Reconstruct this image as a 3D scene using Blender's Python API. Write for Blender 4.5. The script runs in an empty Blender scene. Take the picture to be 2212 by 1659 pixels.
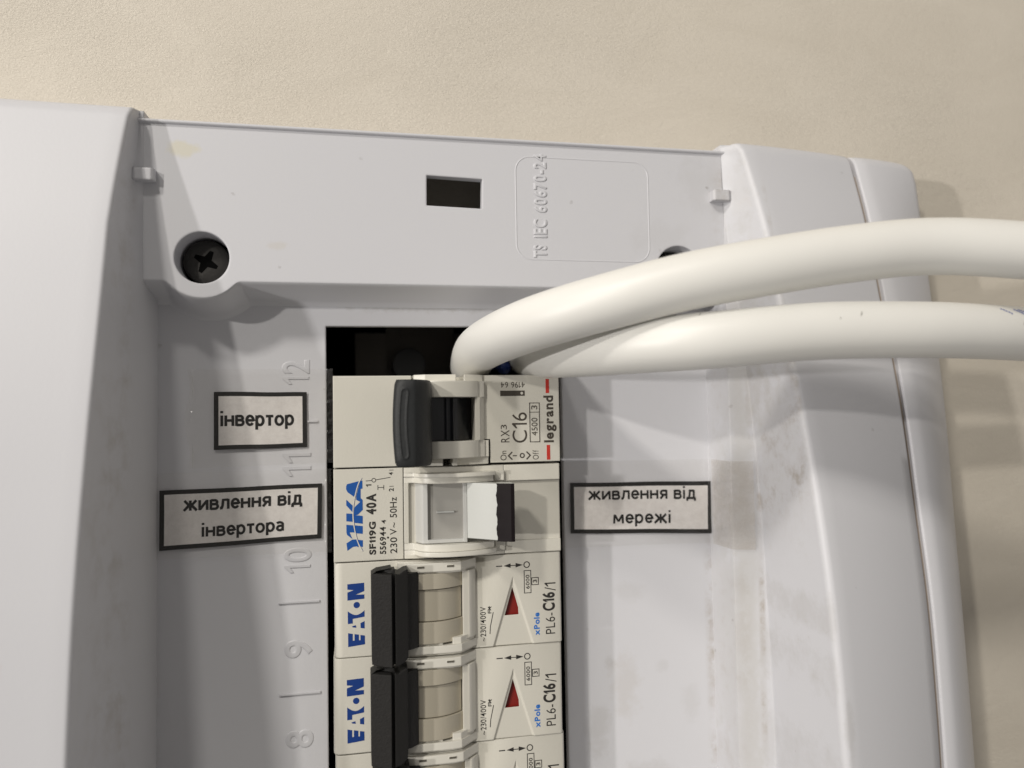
import bpy, bmesh, math, random
from mathutils import Vector, Matrix
random.seed(7)
SC = bpy.context.scene
COL = SC.collection
MM = 0.001
# Layout is written in millimetres on the front of the panel: x right, y up, h out of the wall.
def W(x, y, h): return Vector((x*MM, -h*MM, y*MM))

# ---------------------------------------------------------------- camera
cam = bpy.data.cameras.new("camera"); cam_o = bpy.data.objects.new("camera", cam); COL.objects.link(cam_o)
SC.camera = cam_o
CAM = (4.607, -8.520, 155.956)
Rr = [(0.98022402, -0.01642169, 0.1972085), (0.00738177, 0.9988916, 0.04648738), (-0.19775332, -0.0441123, 0.97925877)]
def Wd(v): return Vector((v[0], -v[2], v[1]))
cx, cy, cz = Wd(Rr[0]), Wd(Rr[1]), Wd(Rr[2])
M = Matrix(((cx.x, cy.x, cz.x), (cx.y, cy.y, cz.y), (cx.z, cy.z, cz.z))).to_4x4()
M.translation = W(*CAM)
cam_o.matrix_world = M
cam.sensor_width = 36.0; cam.lens = 36.0*1650.0/2212.0
cam.clip_start = 0.01; cam.clip_end = 50
cam.dof.use_dof = True; cam.dof.focus_distance = 0.146; cam.dof.aperture_fstop = 12.5

# ---------------------------------------------------------------- world and lamps
wd = bpy.data.worlds.new("World"); SC.world = wd; wd.use_nodes = True
bg = wd.node_tree.nodes['Background']; bg.inputs[0].default_value = (1.0, 0.95, 0.89, 1); bg.inputs[1].default_value = 0.25
def lamp(name, sx, sy, dist, power, size, col):
    l = bpy.data.lights.new(name, 'AREA'); l.shape = 'DISK'; l.size = size; l.energy = power; l.color = col
    o = bpy.data.objects.new(name, l); COL.objects.link(o)
    d = Vector((-sx, -1.0, sy)).normalized()
    tgt = W(40, -20, 0)
    o.location = tgt + d*dist
    o.rotation_euler = d.to_track_quat('Z', 'Y').to_euler()
    return o
WARM = (1.0, 0.95, 0.87)
lamp("ceiling_spot", 0.92, 0.42, 1.3, 4.9, 0.044, WARM)
lamp("ceiling_spot", 1.54, 0.02, 1.3, 7.0, 0.040, (1.0, 0.96, 0.92))
lamp("ceiling_spot", 0.88, 1.10, 1.5, 8.2, 0.13, WARM)
lamp("ceiling_spot", 0.42, 1.25, 1.8, 4.2, 0.14, WARM)
SC.view_settings.view_transform = 'Standard'; SC.view_settings.look = 'None'
SC.view_settings.exposure = -0.10; SC.view_settings.gamma = 1.0; SC.view_settings.use_curve_mapping = False

# ---------------------------------------------------------------- materials
def mat(name, col, rough=0.45, bevel=0.0, bump=0.0, bscale=900.0, spec=0.5, var=0.0, metal=0.0, vscale=120.0):
    m = bpy.data.materials.new(name); m.use_nodes = True
    nt = m.node_tree; N = nt.nodes; L = nt.links
    p = N['Principled BSDF']
    p.inputs['Base Color'].default_value = (*col, 1); p.inputs['Roughness'].default_value = rough
    p.inputs['Metallic'].default_value = metal; p.inputs['Specular IOR Level'].default_value = spec
    tc = N.new('ShaderNodeNewGeometry')
    nrm = None
    if bevel > 0:
        b = N.new('ShaderNodeBevel'); b.samples = 6; b.inputs['Radius'].default_value = bevel*MM; nrm = b.outputs[0]
    if bump > 0:
        n = N.new('ShaderNodeTexNoise'); n.inputs['Scale'].default_value = bscale; n.inputs['Detail'].default_value = 4
        L.new(tc.outputs['Position'], n.inputs['Vector'])
        bp = N.new('ShaderNodeBump'); bp.inputs['Strength'].default_value = bump; bp.inputs['Distance'].default_value = 0.0002
        L.new(n.outputs['Fac'], bp.inputs['Height'])
        if nrm: L.new(nrm, bp.inputs['Normal'])
        nrm = bp.outputs[0]
    if nrm: L.new(nrm, p.inputs['Normal'])
    if var > 0:
        n = N.new('ShaderNodeTexNoise'); n.inputs['Scale'].default_value = vscale; n.inputs['Detail'].default_value = 5
        L.new(tc.outputs['Position'], n.inputs['Vector'])
        r = N.new('ShaderNodeMapRange'); r.inputs['To Min'].default_value = 1-var; r.inputs['To Max'].default_value = 1+var
        L.new(n.outputs['Fac'], r.inputs['Value'])
        h = N.new('ShaderNodeHueSaturation'); h.inputs['Color'].default_value = (*col, 1)
        L.new(r.outputs[0], h.inputs['Value']); L.new(h.outputs[0], p.inputs['Base Color'])
        # roughness also drifts a little, as handled plastic does
        r2 = N.new('ShaderNodeMapRange'); r2.inputs['To Min'].default_value = max(0.05, rough-0.08); r2.inputs['To Max'].default_value = rough+0.08
        L.new(n.outputs['Fac'], r2.inputs['Value']); L.new(r2.outputs[0], p.inputs['Roughness'])
    return m

COVER = (0.595, 0.597, 0.627)
def cover_mat(name, stains, bands, specks=0.0):
    """Moulded plastic with dirt of its own and some painted shade: stains = (x, y, rx, ry, colour, strength), bands = dirty streaks along a fold."""
    m = mat(name, COVER, rough=0.44, bevel=0.55, bump=0.07, bscale=1900, spec=0.4)
    nt = m.node_tree; N = nt.nodes; L = nt.links; p = N['Principled BSDF']
    g = N.new('ShaderNodeNewGeometry'); s = N.new('ShaderNodeSeparateXYZ'); L.new(g.outputs['Position'], s.inputs[0])
    def math_(op, a, b=None, c=None):
        n = N.new('ShaderNodeMath'); n.operation = op
        for i, v in enumerate((a, b, c)):
            if v is None: continue
            if isinstance(v, (int, float)): n.inputs[i].default_value = v
            else: L.new(v, n.inputs[i])
        return n.outputs[0]
    X = math_('MULTIPLY', s.outputs[0], 1000.0); Y = math_('MULTIPLY', s.outputs[2], 1000.0)
    def noise(scale, det=5, rough=0.6):
        n = N.new('ShaderNodeTexNoise'); n.inputs['Scale'].default_value = scale; n.inputs['Detail'].default_value = det
        n.inputs['Roughness'].default_value = rough
        L.new(g.outputs['Position'], n.inputs['Vector']); return n.outputs['Fac']
    nA = noise(260, 6, 0.7); nB = noise(90, 4); nC = noise(1100, 2)
    base = N.new('ShaderNodeRGB'); base.outputs[0].default_value = (*COVER, 1); cur = base.outputs[0]
    def mixin(cur, fac, col):
        mx = N.new('ShaderNodeMix'); mx.data_type = 'RGBA'
        L.new(fac, mx.inputs[0]); L.new(cur, mx.inputs[6]); mx.inputs[7].default_value = (*col, 1); return mx.outputs[2]
    def clampr(v, lo, hi, to=1.0):
        n = N.new('ShaderNodeMapRange'); n.inputs['From Min'].default_value = lo; n.inputs['From Max'].default_value = hi
        n.inputs['To Min'].default_value = 0; n.inputs['To Max'].default_value = to; L.new(v, n.inputs['Value']); return n.outputs[0]
    for (sx, sy, rx, ry, col, st) in stains:
        dx = math_('MULTIPLY', math_('SUBTRACT', X, sx), 1.0/rx); dy = math_('MULTIPLY', math_('SUBTRACT', Y, sy), 1.0/ry)
        d = math_('SQRT', math_('ADD', math_('MULTIPLY', dx, dx), math_('MULTIPLY', dy, dy)))
        d = math_('ADD', d, math_('MULTIPLY', math_('SUBTRACT', nA, 0.5), 2.6))
        f = clampr(math_('SUBTRACT', 1.0, d), -0.1, 0.55, st)
        cur = mixin(cur, f, col)
    for (x0, slope, wl, wr, y0, y1, col, st) in bands:
        # centre line x = x0 + slope*y
        d = math_('SUBTRACT', X, math_('MULTIPLY_ADD', Y, slope, x0))
        l = clampr(d, -wl, -wl*0.3); r = clampr(math_('SUBTRACT', wr, d), 0, wr*0.7)
        yy = math_('MULTIPLY', clampr(math_('SUBTRACT', Y, y0), 0, 14), clampr(math_('SUBTRACT', y1, Y), 0, 14))
        f = math_('MULTIPLY', math_('MULTIPLY', l, r), yy)
        f = math_('MULTIPLY', f, clampr(nA, 0.42, 0.62, 1.0)); f = math_('MULTIPLY', f, clampr(nB, 0.35, 0.6, st))
        cur = mixin(cur, f, col)
    if specks > 0:
        v = N.new('ShaderNodeTexVoronoi'); v.inputs['Scale'].default_value = 150; L.new(g.outputs['Position'], v.inputs['Vector'])
        f = clampr(math_('SUBTRACT', 0.07, math_('ADD', v.outputs['Distance'], math_('MULTIPLY', math_('SUBTRACT', nC, 0.5), 0.16))), 0, 0.03, specks)
        f = math_('MULTIPLY', f, clampr(nB, 0.5, 0.6))
        cur = mixin(cur, f, (0.2, 0.18, 0.16))
    L.new(cur, p.inputs['Base Color'])
    return m
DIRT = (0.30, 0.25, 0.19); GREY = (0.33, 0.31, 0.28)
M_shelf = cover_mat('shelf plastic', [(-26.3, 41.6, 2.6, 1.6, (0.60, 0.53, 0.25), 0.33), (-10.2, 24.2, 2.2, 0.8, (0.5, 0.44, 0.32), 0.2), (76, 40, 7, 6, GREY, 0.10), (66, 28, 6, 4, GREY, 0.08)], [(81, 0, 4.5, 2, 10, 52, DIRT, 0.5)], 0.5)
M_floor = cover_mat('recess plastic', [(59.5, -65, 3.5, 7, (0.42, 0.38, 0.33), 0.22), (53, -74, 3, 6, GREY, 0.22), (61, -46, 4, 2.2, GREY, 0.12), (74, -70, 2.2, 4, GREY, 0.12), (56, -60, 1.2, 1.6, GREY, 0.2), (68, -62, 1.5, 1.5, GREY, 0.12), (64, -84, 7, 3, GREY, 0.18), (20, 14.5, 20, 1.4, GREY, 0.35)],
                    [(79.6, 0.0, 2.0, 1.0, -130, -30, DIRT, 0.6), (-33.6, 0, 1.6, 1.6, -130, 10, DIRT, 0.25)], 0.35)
M_wingR = cover_mat('right cover plastic', [(82.6, -40, 3.0, 75, (0.48, 0.47, 0.45), 0.5), (88.2, -64, 1.1, 6, GREY, 0.22), (86.6, -45, 0.7, 4, GREY, 0.2), (85.6, -56, 1.2, 7, GREY, 0.18), (86, -75, 1.4, 8, GREY, 0.15), (84.4, -6, 1.0, 9, DIRT, 0.15)],  # long ledge ellipse: dust, plus painted dimming of a face too brightly lit
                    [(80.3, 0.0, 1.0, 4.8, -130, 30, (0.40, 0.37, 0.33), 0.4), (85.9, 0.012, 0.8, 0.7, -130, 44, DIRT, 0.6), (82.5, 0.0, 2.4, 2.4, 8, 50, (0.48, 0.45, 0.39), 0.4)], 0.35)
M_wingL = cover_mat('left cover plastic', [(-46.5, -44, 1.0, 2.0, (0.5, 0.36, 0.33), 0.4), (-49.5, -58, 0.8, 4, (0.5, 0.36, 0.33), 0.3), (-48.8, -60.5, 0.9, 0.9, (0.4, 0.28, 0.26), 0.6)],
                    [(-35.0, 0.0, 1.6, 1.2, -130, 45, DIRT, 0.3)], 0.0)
M_rim = mat('outer rim plastic', (0.61, 0.61, 0.64), rough=0.35, bevel=0.7, bump=0.08, bscale=1500)
M_emb = mat('embossed plastic', COVER, rough=0.33, bevel=0.12)
M_groove = mat('groove brown', (0.34, 0.29, 0.25), rough=0.8)  # one even brown along the groove floor
M_body = mat('warm grey breaker plastic', (0.60, 0.58, 0.515), rough=0.42, bevel=0.3, bump=0.12, bscale=2500, var=0.03)
M_cheek = mat('cream breaker plastic', (0.66, 0.64, 0.575), rough=0.34, bevel=0.3, bump=0.08, bscale=2500, var=0.03)
M_barrel = mat('grey beige barrel plastic', (0.42, 0.385, 0.31), rough=0.5, bevel=0.2, bump=0.1, bscale=2500)
M_grey = mat('light grey switch plastic', (0.52, 0.52, 0.50), rough=0.4, bevel=0.25, bump=0.08, bscale=2500)
M_dgrey = mat('mid grey switch plastic', (0.36, 0.35, 0.325), rough=0.45, bevel=0.2, bump=0.08, bscale=2500)
M_lever = mat('pale grey lever plastic', (0.50, 0.51, 0.49), rough=0.45, bevel=0.2, bump=0.08, bscale=2500)
M_black = mat('matt black handle plastic', (0.014, 0.0135, 0.013), rough=0.55, bevel=0.35, bump=0.3, bscale=1800, spec=0.3)
M_handle = mat('charcoal handle plastic', (0.020, 0.0215, 0.0225), rough=0.5, bevel=0.6, bump=0.3, bscale=1100, spec=0.3)
M_blackg = mat('glossy black barrel plastic', (0.008, 0.009, 0.012), rough=0.28, bevel=0.2)
M_granular = mat('dusty black handle plastic', (0.017, 0.016, 0.0155), rough=0.7, bevel=0.25, bump=0.45, bscale=2600, spec=0.3, var=0.35, vscale=1500)
M_tapeblk = mat('black marker tape', (0.010, 0.007, 0.008), rough=0.6, bevel=0.15, bump=0.12, bscale=900, spec=0.15)
M_red = mat('red indicator', (0.20, 0.014, 0.010), rough=0.4)
M_print = mat('dark print', (0.02, 0.018, 0.016), rough=0.6)
M_pgrey = mat('brown grey print', (0.055, 0.046, 0.035), rough=0.6)
M_pred = mat('red print', (0.52, 0.035, 0.022), rough=0.5)
M_pblue = mat('blue print', (0.003, 0.075, 0.32), rough=0.5)
M_pblue2 = mat('navy print', (0.002, 0.035, 0.20), rough=0.5)
M_plight = mat('bright blue print', (0.02, 0.15, 0.50), rough=0.5)
M_screw = mat('blackened screw steel', (0.03, 0.028, 0.026), rough=0.5, bevel=0.25, metal=0.3, bump=0.5, bscale=900)
M_dark = mat('cavity shade black', (0.003, 0.003, 0.004), rough=0.8, spec=0.0)  # near-black puts the cavity's shade into the colour
M_hole = mat('recess and gap shade black', (0.005, 0.005, 0.005), rough=0.8, spec=0.0)  # black stands in for shade inside recesses and gaps
M_slot = mat('slot shade and scuff brown', (0.10, 0.09, 0.07), rough=0.6)  # paints the shade of the guard slots; also colours the cable scuffs
M_rail = mat('rail steel', (0.10, 0.09, 0.08), rough=0.45, metal=0.7)
M_copper = mat('copper bar', (0.18, 0.09, 0.06), rough=0.5, metal=0.6)
M_wire = mat('blue wire insulation', (0.006, 0.025, 0.14), rough=0.4)
M_cable = mat('ivory cable sheath', (0.75, 0.742, 0.71), rough=0.42, bump=0.14, bscale=260, var=0.04, vscale=60)
M_ink = mat('blue cable ink', (0.03, 0.08, 0.35), rough=0.5)
M_frame = mat('black printed frame', (0.008, 0.008, 0.008), rough=0.6, spec=0.2)

def paper_mat():
    m = bpy.data.materials.new('printed paper'); m.use_nodes = True; nt = m.node_tree; N = nt.nodes; L = nt.links
    p = N['Principled BSDF']; p.inputs['Roughness'].default_value = 0.42
    g = N.new('ShaderNodeNewGeometry'); n = N.new('ShaderNodeTexNoise'); n.inputs['Scale'].default_value = 900; n.inputs['Detail'].default_value = 6; n.inputs['Roughness'].default_value = 0.75
    L.new(g.outputs['Position'], n.inputs['Vector'])
    r = N.new('ShaderNodeValToRGB'); r.color_ramp.elements[0].position = 0.3; r.color_ramp.elements[1].position = 0.65
    r.color_ramp.elements[0].color = (0.68, 0.65, 0.635, 1); r.color_ramp.elements[1].color = (0.79, 0.765, 0.75, 1)
    L.new(n.outputs['Fac'], r.inputs[0]); L.new(r.outputs[0], p.inputs['Base Color'])
    return m
M_paper = paper_mat()
def tape_mat(name, dusty=0.0):
    m = bpy.data.materials.new(name); m.use_nodes = True; nt = m.node_tree; N = nt.nodes; L = nt.links
    N.remove(N['Principled BSDF']); out = N['Material Output']
    t = N.new('ShaderNodeBsdfTransparent'); t.inputs[0].default_value = (1.0, 0.997, 0.99, 1)
    gl = N.new('ShaderNodeBsdfGlossy'); gl.inputs['Roughness'].default_value = 0.18
    lw = N.new('ShaderNodeLayerWeight'); lw.inputs['Blend'].default_value = 0.5
    pw = N.new('ShaderNodeMath'); pw.operation = 'POWER'; pw.inputs[1].default_value = 4.0; L.new(lw.outputs['Facing'], pw.inputs[0])
    fr = N.new('ShaderNodeMath'); fr.operation = 'MULTIPLY_ADD'; fr.inputs[1].default_value = 0.5; fr.inputs[2].default_value = 0.045; L.new(pw.outputs[0], fr.inputs[0])
    g = N.new('ShaderNodeNewGeometry'); n = N.new('ShaderNodeTexNoise'); n.inputs['Scale'].default_value = 260; n.inputs['Detail'].default_value = 4
    L.new(g.outputs['Position'], n.inputs['Vector'])
    b = N.new('ShaderNodeBump'); b.inputs['Strength'].default_value = 0.5; b.inputs['Distance'].default_value = 0.0003
    L.new(n.outputs['Fac'], b.inputs['Height']); L.new(b.outputs[0], gl.inputs['Normal'])
    mx = N.new('ShaderNodeMixShader'); L.new(fr.outputs[0], mx.inputs[0]); L.new(t.outputs[0], mx.inputs[1]); L.new(gl.outputs[0], mx.inputs[2])
    cur = mx.outputs[0]
    d = N.new('ShaderNodeBsdfDiffuse'); d.inputs[0].default_value = (0.50, 0.45, 0.40, 1)
    m2 = N.new('ShaderNodeMixShader'); r = N.new('ShaderNodeMapRange')
    n2 = N.new('ShaderNodeTexNoise'); n2.inputs['Scale'].default_value = 420; n2.inputs['Detail'].default_value = 7; n2.inputs['Roughness'].default_value = 0.75
    L.new(g.outputs['Position'], n2.inputs['Vector'])
    r.inputs['From Min'].default_value = 0.40; r.inputs['From Max'].default_value = 0.75; r.inputs['To Min'].default_value = 0.01+dusty*0.3; r.inputs['To Max'].default_value = 0.03 + dusty
    L.new(n2.outputs['Fac'], r.inputs['Value']); L.new(r.outputs[0], m2.inputs[0]); L.new(cur, m2.inputs[1]); L.new(d.outputs[0], m2.inputs[2])
    L.new(m2.outputs[0], out.inputs['Surface'])
    return m
M_tape = tape_mat('clear tape'); M_tapedirty = tape_mat('dusty clear tape', 0.4)
def wall_mat():
    m = bpy.data.materials.new('beige plaster'); m.use_nodes = True; nt = m.node_tree; N = nt.nodes; L = nt.links
    p = N['Principled BSDF']; p.inputs['Roughness'].default_value = 0.55
    g = N.new('ShaderNodeNewGeometry')
    def noise(sc, det, ro=0.55, dist=0.0, vec=None):
        n = N.new('ShaderNodeTexNoise'); n.inputs['Scale'].default_value = sc; n.inputs['Detail'].default_value = det
        n.inputs['Roughness'].default_value = ro; n.inputs['Distortion'].default_value = dist
        L.new(vec or g.outputs['Position'], n.inputs['Vector']); return n.outputs['Fac']
    mp = N.new('ShaderNodeMapping'); mp.inputs['Rotation'].default_value = (0, 0.5, 0); mp.inputs['Scale'].default_value = (1, 1, 2.2); L.new(g.outputs['Position'], mp.inputs[0])
    a = noise(28, 6, 0.65, 0.6, mp.outputs[0]); b = noise(1500, 3, 0.6, 1.2, mp.outputs[0]); c = noise(9, 3)
    r = N.new('ShaderNodeValToRGB'); r.color_ramp.elements[0].position = 0.3; r.color_ramp.elements[1].position = 0.7
    r.color_ramp.elements[0].color = (0.605, 0.555, 0.475, 1); r.color_ramp.elements[1].color = (0.645, 0.595, 0.515, 1)
    L.new(a, r.inputs[0]); L.new(r.outputs[0], p.inputs['Base Color'])
    # the fine trowel grain fades in and out over the wall
    rr = N.new('ShaderNodeMapRange'); rr.inputs['From Min'].default_value = 0.38; rr.inputs['From Max'].default_value = 0.62; rr.inputs['To Min'].default_value = 0.4; rr.inputs["To Max"].default_value = 0.65
    L.new(noise(16, 3), rr.inputs['Value'])
    b1 = N.new('ShaderNodeBump'); b1.inputs['Distance'].default_value = 0.0004; L.new(rr.outputs[0], b1.inputs['Strength']); L.new(b, b1.inputs['Height'])
    b2 = N.new('ShaderNodeBump'); b2.inputs['Distance'].default_value = 0.0015; b2.inputs['Strength'].default_value = 0.18; L.new(a, b2.inputs['Height'])
    L.new(b1.outputs[0], b2.inputs['Normal']); L.new(b2.outputs[0], p.inputs['Normal'])
    return m
M_wall = wall_mat()

# ---------------------------------------------------------------- mesh builder
def catmull(pts, n=8):
    P = [Vector(p) for p in pts]; out = []
    for i in range(len(P)-1):
        p0 = P[i-1] if i else P[i]*2-P[i+1]; p1 = P[i]; p2 = P[i+1]; p3 = P[i+2] if i+2 < len(P) else P[i+1]*2-P[i]
        for k in range(n):
            t = k/n
            out.append(0.5*((2*p1)+(p2-p0)*t+(2*p0-5*p1+4*p2-p3)*t*t+(3*p1-p0-3*p2+p3)*t**3))
    out.append(P[-1]); return out

class MB:
    def __init__(s): s.v = []; s.f = []; s.m = []; s.mats = []; s.groups = []
    def mi(s, m):
        if m not in s.mats: s.mats.append(m)
        return s.mats.index(m)
    def add(s, verts, faces, m):
        b = len(s.v); k = s.mi(m); s.v += [tuple(v) for v in verts]
        for f in faces: s.f.append([b+i for i in f]); s.m.append(k)
    def box(s, x0, x1, y0, y1, h0, h1, m):
        s.add([(x, y, h) for h in (h0, h1) for y in (y0, y1) for x in (x0, x1)],
              [(0, 2, 3, 1), (4, 5, 7, 6), (0, 1, 5, 4), (2, 6, 7, 3), (0, 4, 6, 2), (1, 3, 7, 5)], m)
    def prism_y(s, prof, y0, y1, m, mtop=None, cham=0.0, cpt=None):
        """(x, h) outline swept along y; cham shrinks the ends towards the outline's centre."""
        n = len(prof); c = cpt or (sum(p[0] for p in prof)/n, sum(p[1] for p in prof)/n)
        st = [(y0, 1)] + [(y1, 1)]
        if cham: st = [(y0, 1-cham), (y0+(y1-y0)*0.03, 1-cham*0.35), (y0+(y1-y0)*0.08, 1), (y1-(y1-y0)*0.08, 1), (y1-(y1-y0)*0.03, 1-cham*0.35), (y1, 1-cham)]
        vs = []
        for (y, k) in st: vs += [(c[0]+(p[0]-c[0])*k, y, c[1]+(p[1]-c[1])*k) for p in prof]
        fs = []
        for j in range(len(st)-1):
            for i in range(n): fs.append((j*n+i, j*n+(i+1) % n, (j+1)*n+(i+1) % n, (j+1)*n+i))
        fs.append(tuple(range(n))); fs.append(tuple((len(st)-1)*n+i for i in range(n-1, -1, -1)))
        s.add(vs, fs, m)
    def poly_h(s, pts, h0, h1, m, top_scale=None):
        n = len(pts)
        vs = [(p[0], p[1], h0) for p in pts]+[(p[0], p[1], h1) for p in pts]
        fs = [(i, (i+1) % n, n+(i+1) % n, n+i) for i in range(n)]+[tuple(range(n-1, -1, -1)), tuple(n+i for i in range(n))]
        s.add(vs, fs, m)
    def flat(s, pts, h, m): s.add([(p[0], p[1], h) for p in pts], [tuple(range(len(pts)))], m)
    def grid(s, rows, m, flip=False):
        n = len(rows[0]); vs = [p for r in rows for p in r]; fs = []
        for j in range(len(rows)-1):
            for i in range(n-1): fs.append((j*n+i, j*n+i+1, (j+1)*n+i+1, (j+1)*n+i))
        s.add(vs, fs, m)
    def disc(s, x, y, r, h, m, n=32, r0=0.0):
        if r0 > 0:
            vs = [(x+r*math.cos(2*math.pi*i/n), y+r*math.sin(2*math.pi*i/n), h) for i in range(n)]+[(x+r0*math.cos(2*math.pi*i/n), y+r0*math.sin(2*math.pi*i/n), h) for i in range(n)]
            s.add(vs, [(i, (i+1) % n, n+(i+1) % n, n+i) for i in range(n)], m)
        else: s.flat([(x+r*math.cos(2*math.pi*i/n), y+r*math.sin(2*math.pi*i/n)) for i in range(n)], h, m)
    def cyl(s, x, y, r, h0, h1, m, n=40, r1=None, cap=True):
        r1 = r if r1 is None else r1
        vs = [(x+r*math.cos(2*math.pi*i/n), y+r*math.sin(2*math.pi*i/n), h0) for i in range(n)]+[(x+r1*math.cos(2*math.pi*i/n), y+r1*math.sin(2*math.pi*i/n), h1) for i in range(n)]
        fs = [(i, (i+1) % n, n+(i+1) % n, n+i) for i in range(n)]
        if cap: fs += [tuple(n+i for i in range(n))]
        s.add(vs, fs, m)
    def ribbon(s, pts, w, h, m, jit=True):
        """flat printed line of width w through (x, y) points"""
        P = [Vector((p[0], p[1])) for p in pts]; n = len(P); vs = []
        for i in range(n):
            a = P[max(0, i-1)]; b = P[min(n-1, i+1)]; t = (b-a).normalized(); nn = Vector((-t.y, t.x)); k = 1.0
            if 0 < i < n-1:
                t1 = (P[i]-P[i-1]).normalized(); n1 = Vector((-t1.y, t1.x)); k = 1/max(0.5, nn.dot(n1))
            vs += [(P[i].x+nn.x*w/2*k, P[i].y+nn.y*w/2*k, h), (P[i].x-nn.x*w/2*k, P[i].y-nn.y*w/2*k, h)]
        s.add(vs, [(2*i, 2*i+1, 2*i+3, 2*i+2) for i in range(n-1)], m)
    def tube(s, pts, r, m, seg=28, n=8):
        P = catmull(pts, n); up = Vector((0, 1, 0)); rings = []
        for i, p in enumerate(P):
            t = (P[min(i+1, len(P)-1)]-P[max(i-1, 0)]).normalized()
            a = (up-t*up.dot(t)).normalized(); b = t.cross(a); up = a
            rings.append([tuple(p+(a*math.cos(q)+b*math.sin(q))*r) for q in [2*math.pi*k/seg for k in range(seg)]])
        fs = []
        for j in range(len(rings)-1):
            for i in range(seg): fs.append((j*seg+i, j*seg+(i+1) % seg, (j+1)*seg+(i+1) % seg, (j+1)*seg+i))
        fs += [tuple(range(seg)), tuple((len(rings)-1)*seg+i for i in range(seg))]
        s.add([p for r_ in rings for p in r_], fs, m); return P
    def fill(s, outer, holes, h, m):
        """flat plate with holes"""
        bm = bmesh.new()
        for loop in [outer]+holes:
            vs = [bm.verts.new((p[0], p[1], 0)) for p in loop]
            for i in range(len(vs)): bm.edges.new((vs[i], vs[(i+1) % len(vs)]))
        bmesh.ops.triangle_fill(bm, use_beauty=True, use_dissolve=False, edges=bm.edges[:])
        bm.verts.index_update()
        s.add([(v.co.x, v.co.y, h) for v in bm.verts], [tuple(v.index for v in f.verts) for f in bm.faces], m); bm.free()
    def text(s, body, box, h, m, rot=90, bold=0.0, ext=0.0, spacing=1.0):
        """text fitted to box = (x0, x1, y0, y1)"""
        vs, fs = glyphs(body, bold, ext, spacing)
        u0 = min(v[0] for v in vs); u1 = max(v[0] for v in vs); w0 = min(v[1] for v in vs); w1 = max(v[1] for v in vs)
        x0, x1, y0, y1 = box; out = []
        for (u, v, z) in vs:
            a = (u-u0)/(u1-u0); b = (v-w0)/(w1-w0)
            if rot == 90: out.append((x1-(x1-x0)*b, y0+(y1-y0)*a, h+z))
            elif rot == 180: out.append((x1-(x1-x0)*a, y1-(y1-y0)*b, h+z))
            else: out.append((x0+(x1-x0)*a, y0+(y1-y0)*b, h+z))
        s.add(out, fs, m)
    def build(s, name, parent=None, origin=None, sharp=32.0):
        o0 = Vector(origin) if origin is not None else (parent.get('_o') and Vector(parent['_o']) or Vector((0, 0, 0)))
        me = bpy.data.meshes.new(name)
        me.from_pydata([W(v[0]-o0[0], v[1]-o0[1], v[2]-o0[2]) for v in s.v], [], s.f)
        for m in s.mats: me.materials.append(m)
        for i, p in enumerate(me.polygons): p.material_index = s.m[i]; p.use_smooth = True
        bm = bmesh.new(); bm.from_mesh(me)
        bmesh.ops.remove_doubles(bm, verts=bm.verts, dist=2e-7)
        bmesh.ops.recalc_face_normals(bm, faces=bm.faces)
        for e in bm.edges:
            if len(e.link_faces) == 2 and e.calc_face_angle(0) > math.radians(sharp): e.smooth = False
        bm.to_mesh(me); bm.free()
        ob = bpy.data.objects.new(name, me); COL.objects.link(ob)
        if parent: ob.parent = parent
        else: ob.location = W(*o0)
        return ob
_gc = {}
def one_char(ch, bold, ext):
    k = (ch, bold, ext)
    if k in _gc: return _gc[k]
    if ch == '1':
        w_ = 0.09+2*bold; x1 = 0.26; H_ = 0.70
        pts = [(x1-w_, 0), (x1, 0), (x1, H_), (x1-w_*0.75, H_), (0.0, H_-0.17), (0.0, H_-0.17-w_*0.95), (x1-w_, H_-0.16)]
        n = len(pts)
        if ext > 0: vs = [(p[0], p[1], -ext) for p in pts]+[(p[0], p[1], ext) for p in pts]; fs = [(i, (i+1) % n, n+(i+1) % n, n+i) for i in range(n)]+[tuple(n+i for i in range(n))]
        else: vs = [(p[0], p[1], 0) for p in pts]; fs = [tuple(range(n))]
    else:
        c = bpy.data.curves.new('txt', 'FONT'); c.body = ch; c.size = 1.0; c.offset = bold; c.extrude = 0.0
        if ext > 0: c.bevel_depth = 0.03; c.bevel_resolution = 2
        c.resolution_u = 5
        o = bpy.data.objects.new('txt', c); COL.objects.link(o)
        dg = bpy.context.evaluated_depsgraph_get(); me = bpy.data.meshes.new_from_object(o.evaluated_get(dg))
        vs = [tuple(v.co) for v in me.vertices]; fs = [tuple(p.vertices) for p in me.polygons]
        bpy.data.objects.remove(o); bpy.data.curves.remove(c); bpy.data.meshes.remove(me)
        x0 = min(v[0] for v in vs); zm = max(v[2] for v in vs) or 1.0; vs = [(v[0]-x0, v[1], v[2]/zm*ext if ext else 0.0) for v in vs]
    _gc[k] = (vs, fs, max(v[0] for v in vs)); return _gc[k]
def glyphs(body, bold, ext, spacing):
    V, F, cur = [], [], 0.0
    for i, ch in enumerate(body):
        if ch == ' ': cur += 0.32; continue
        vs, fs, wd_ = one_char(ch, bold, ext); b = len(V)
        V += [(v[0]+cur, v[1], v[2]) for v in vs]; F += [tuple(q+b for q in f) for f in fs]
        cur += wd_+(0.10 if ch not in '/' else 0.04)*spacing-bold*0.6
    return V, F
def thing(name, o, label, cat, group=None):
    e = bpy.data.objects.new(name, None); e.empty_display_size = 0.01; COL.objects.link(e); e.location = W(*o)
    e['_o'] = list(o); e['label'] = label; e['category'] = cat
    if group: e['group'] = group
    return e
def tag(o, label=None, cat=None, group=None, kind=None):
    for k, v in (('label', label), ('category', cat), ('group', group), ('kind', kind)):
        if v: o[k] = v
    return o
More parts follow.
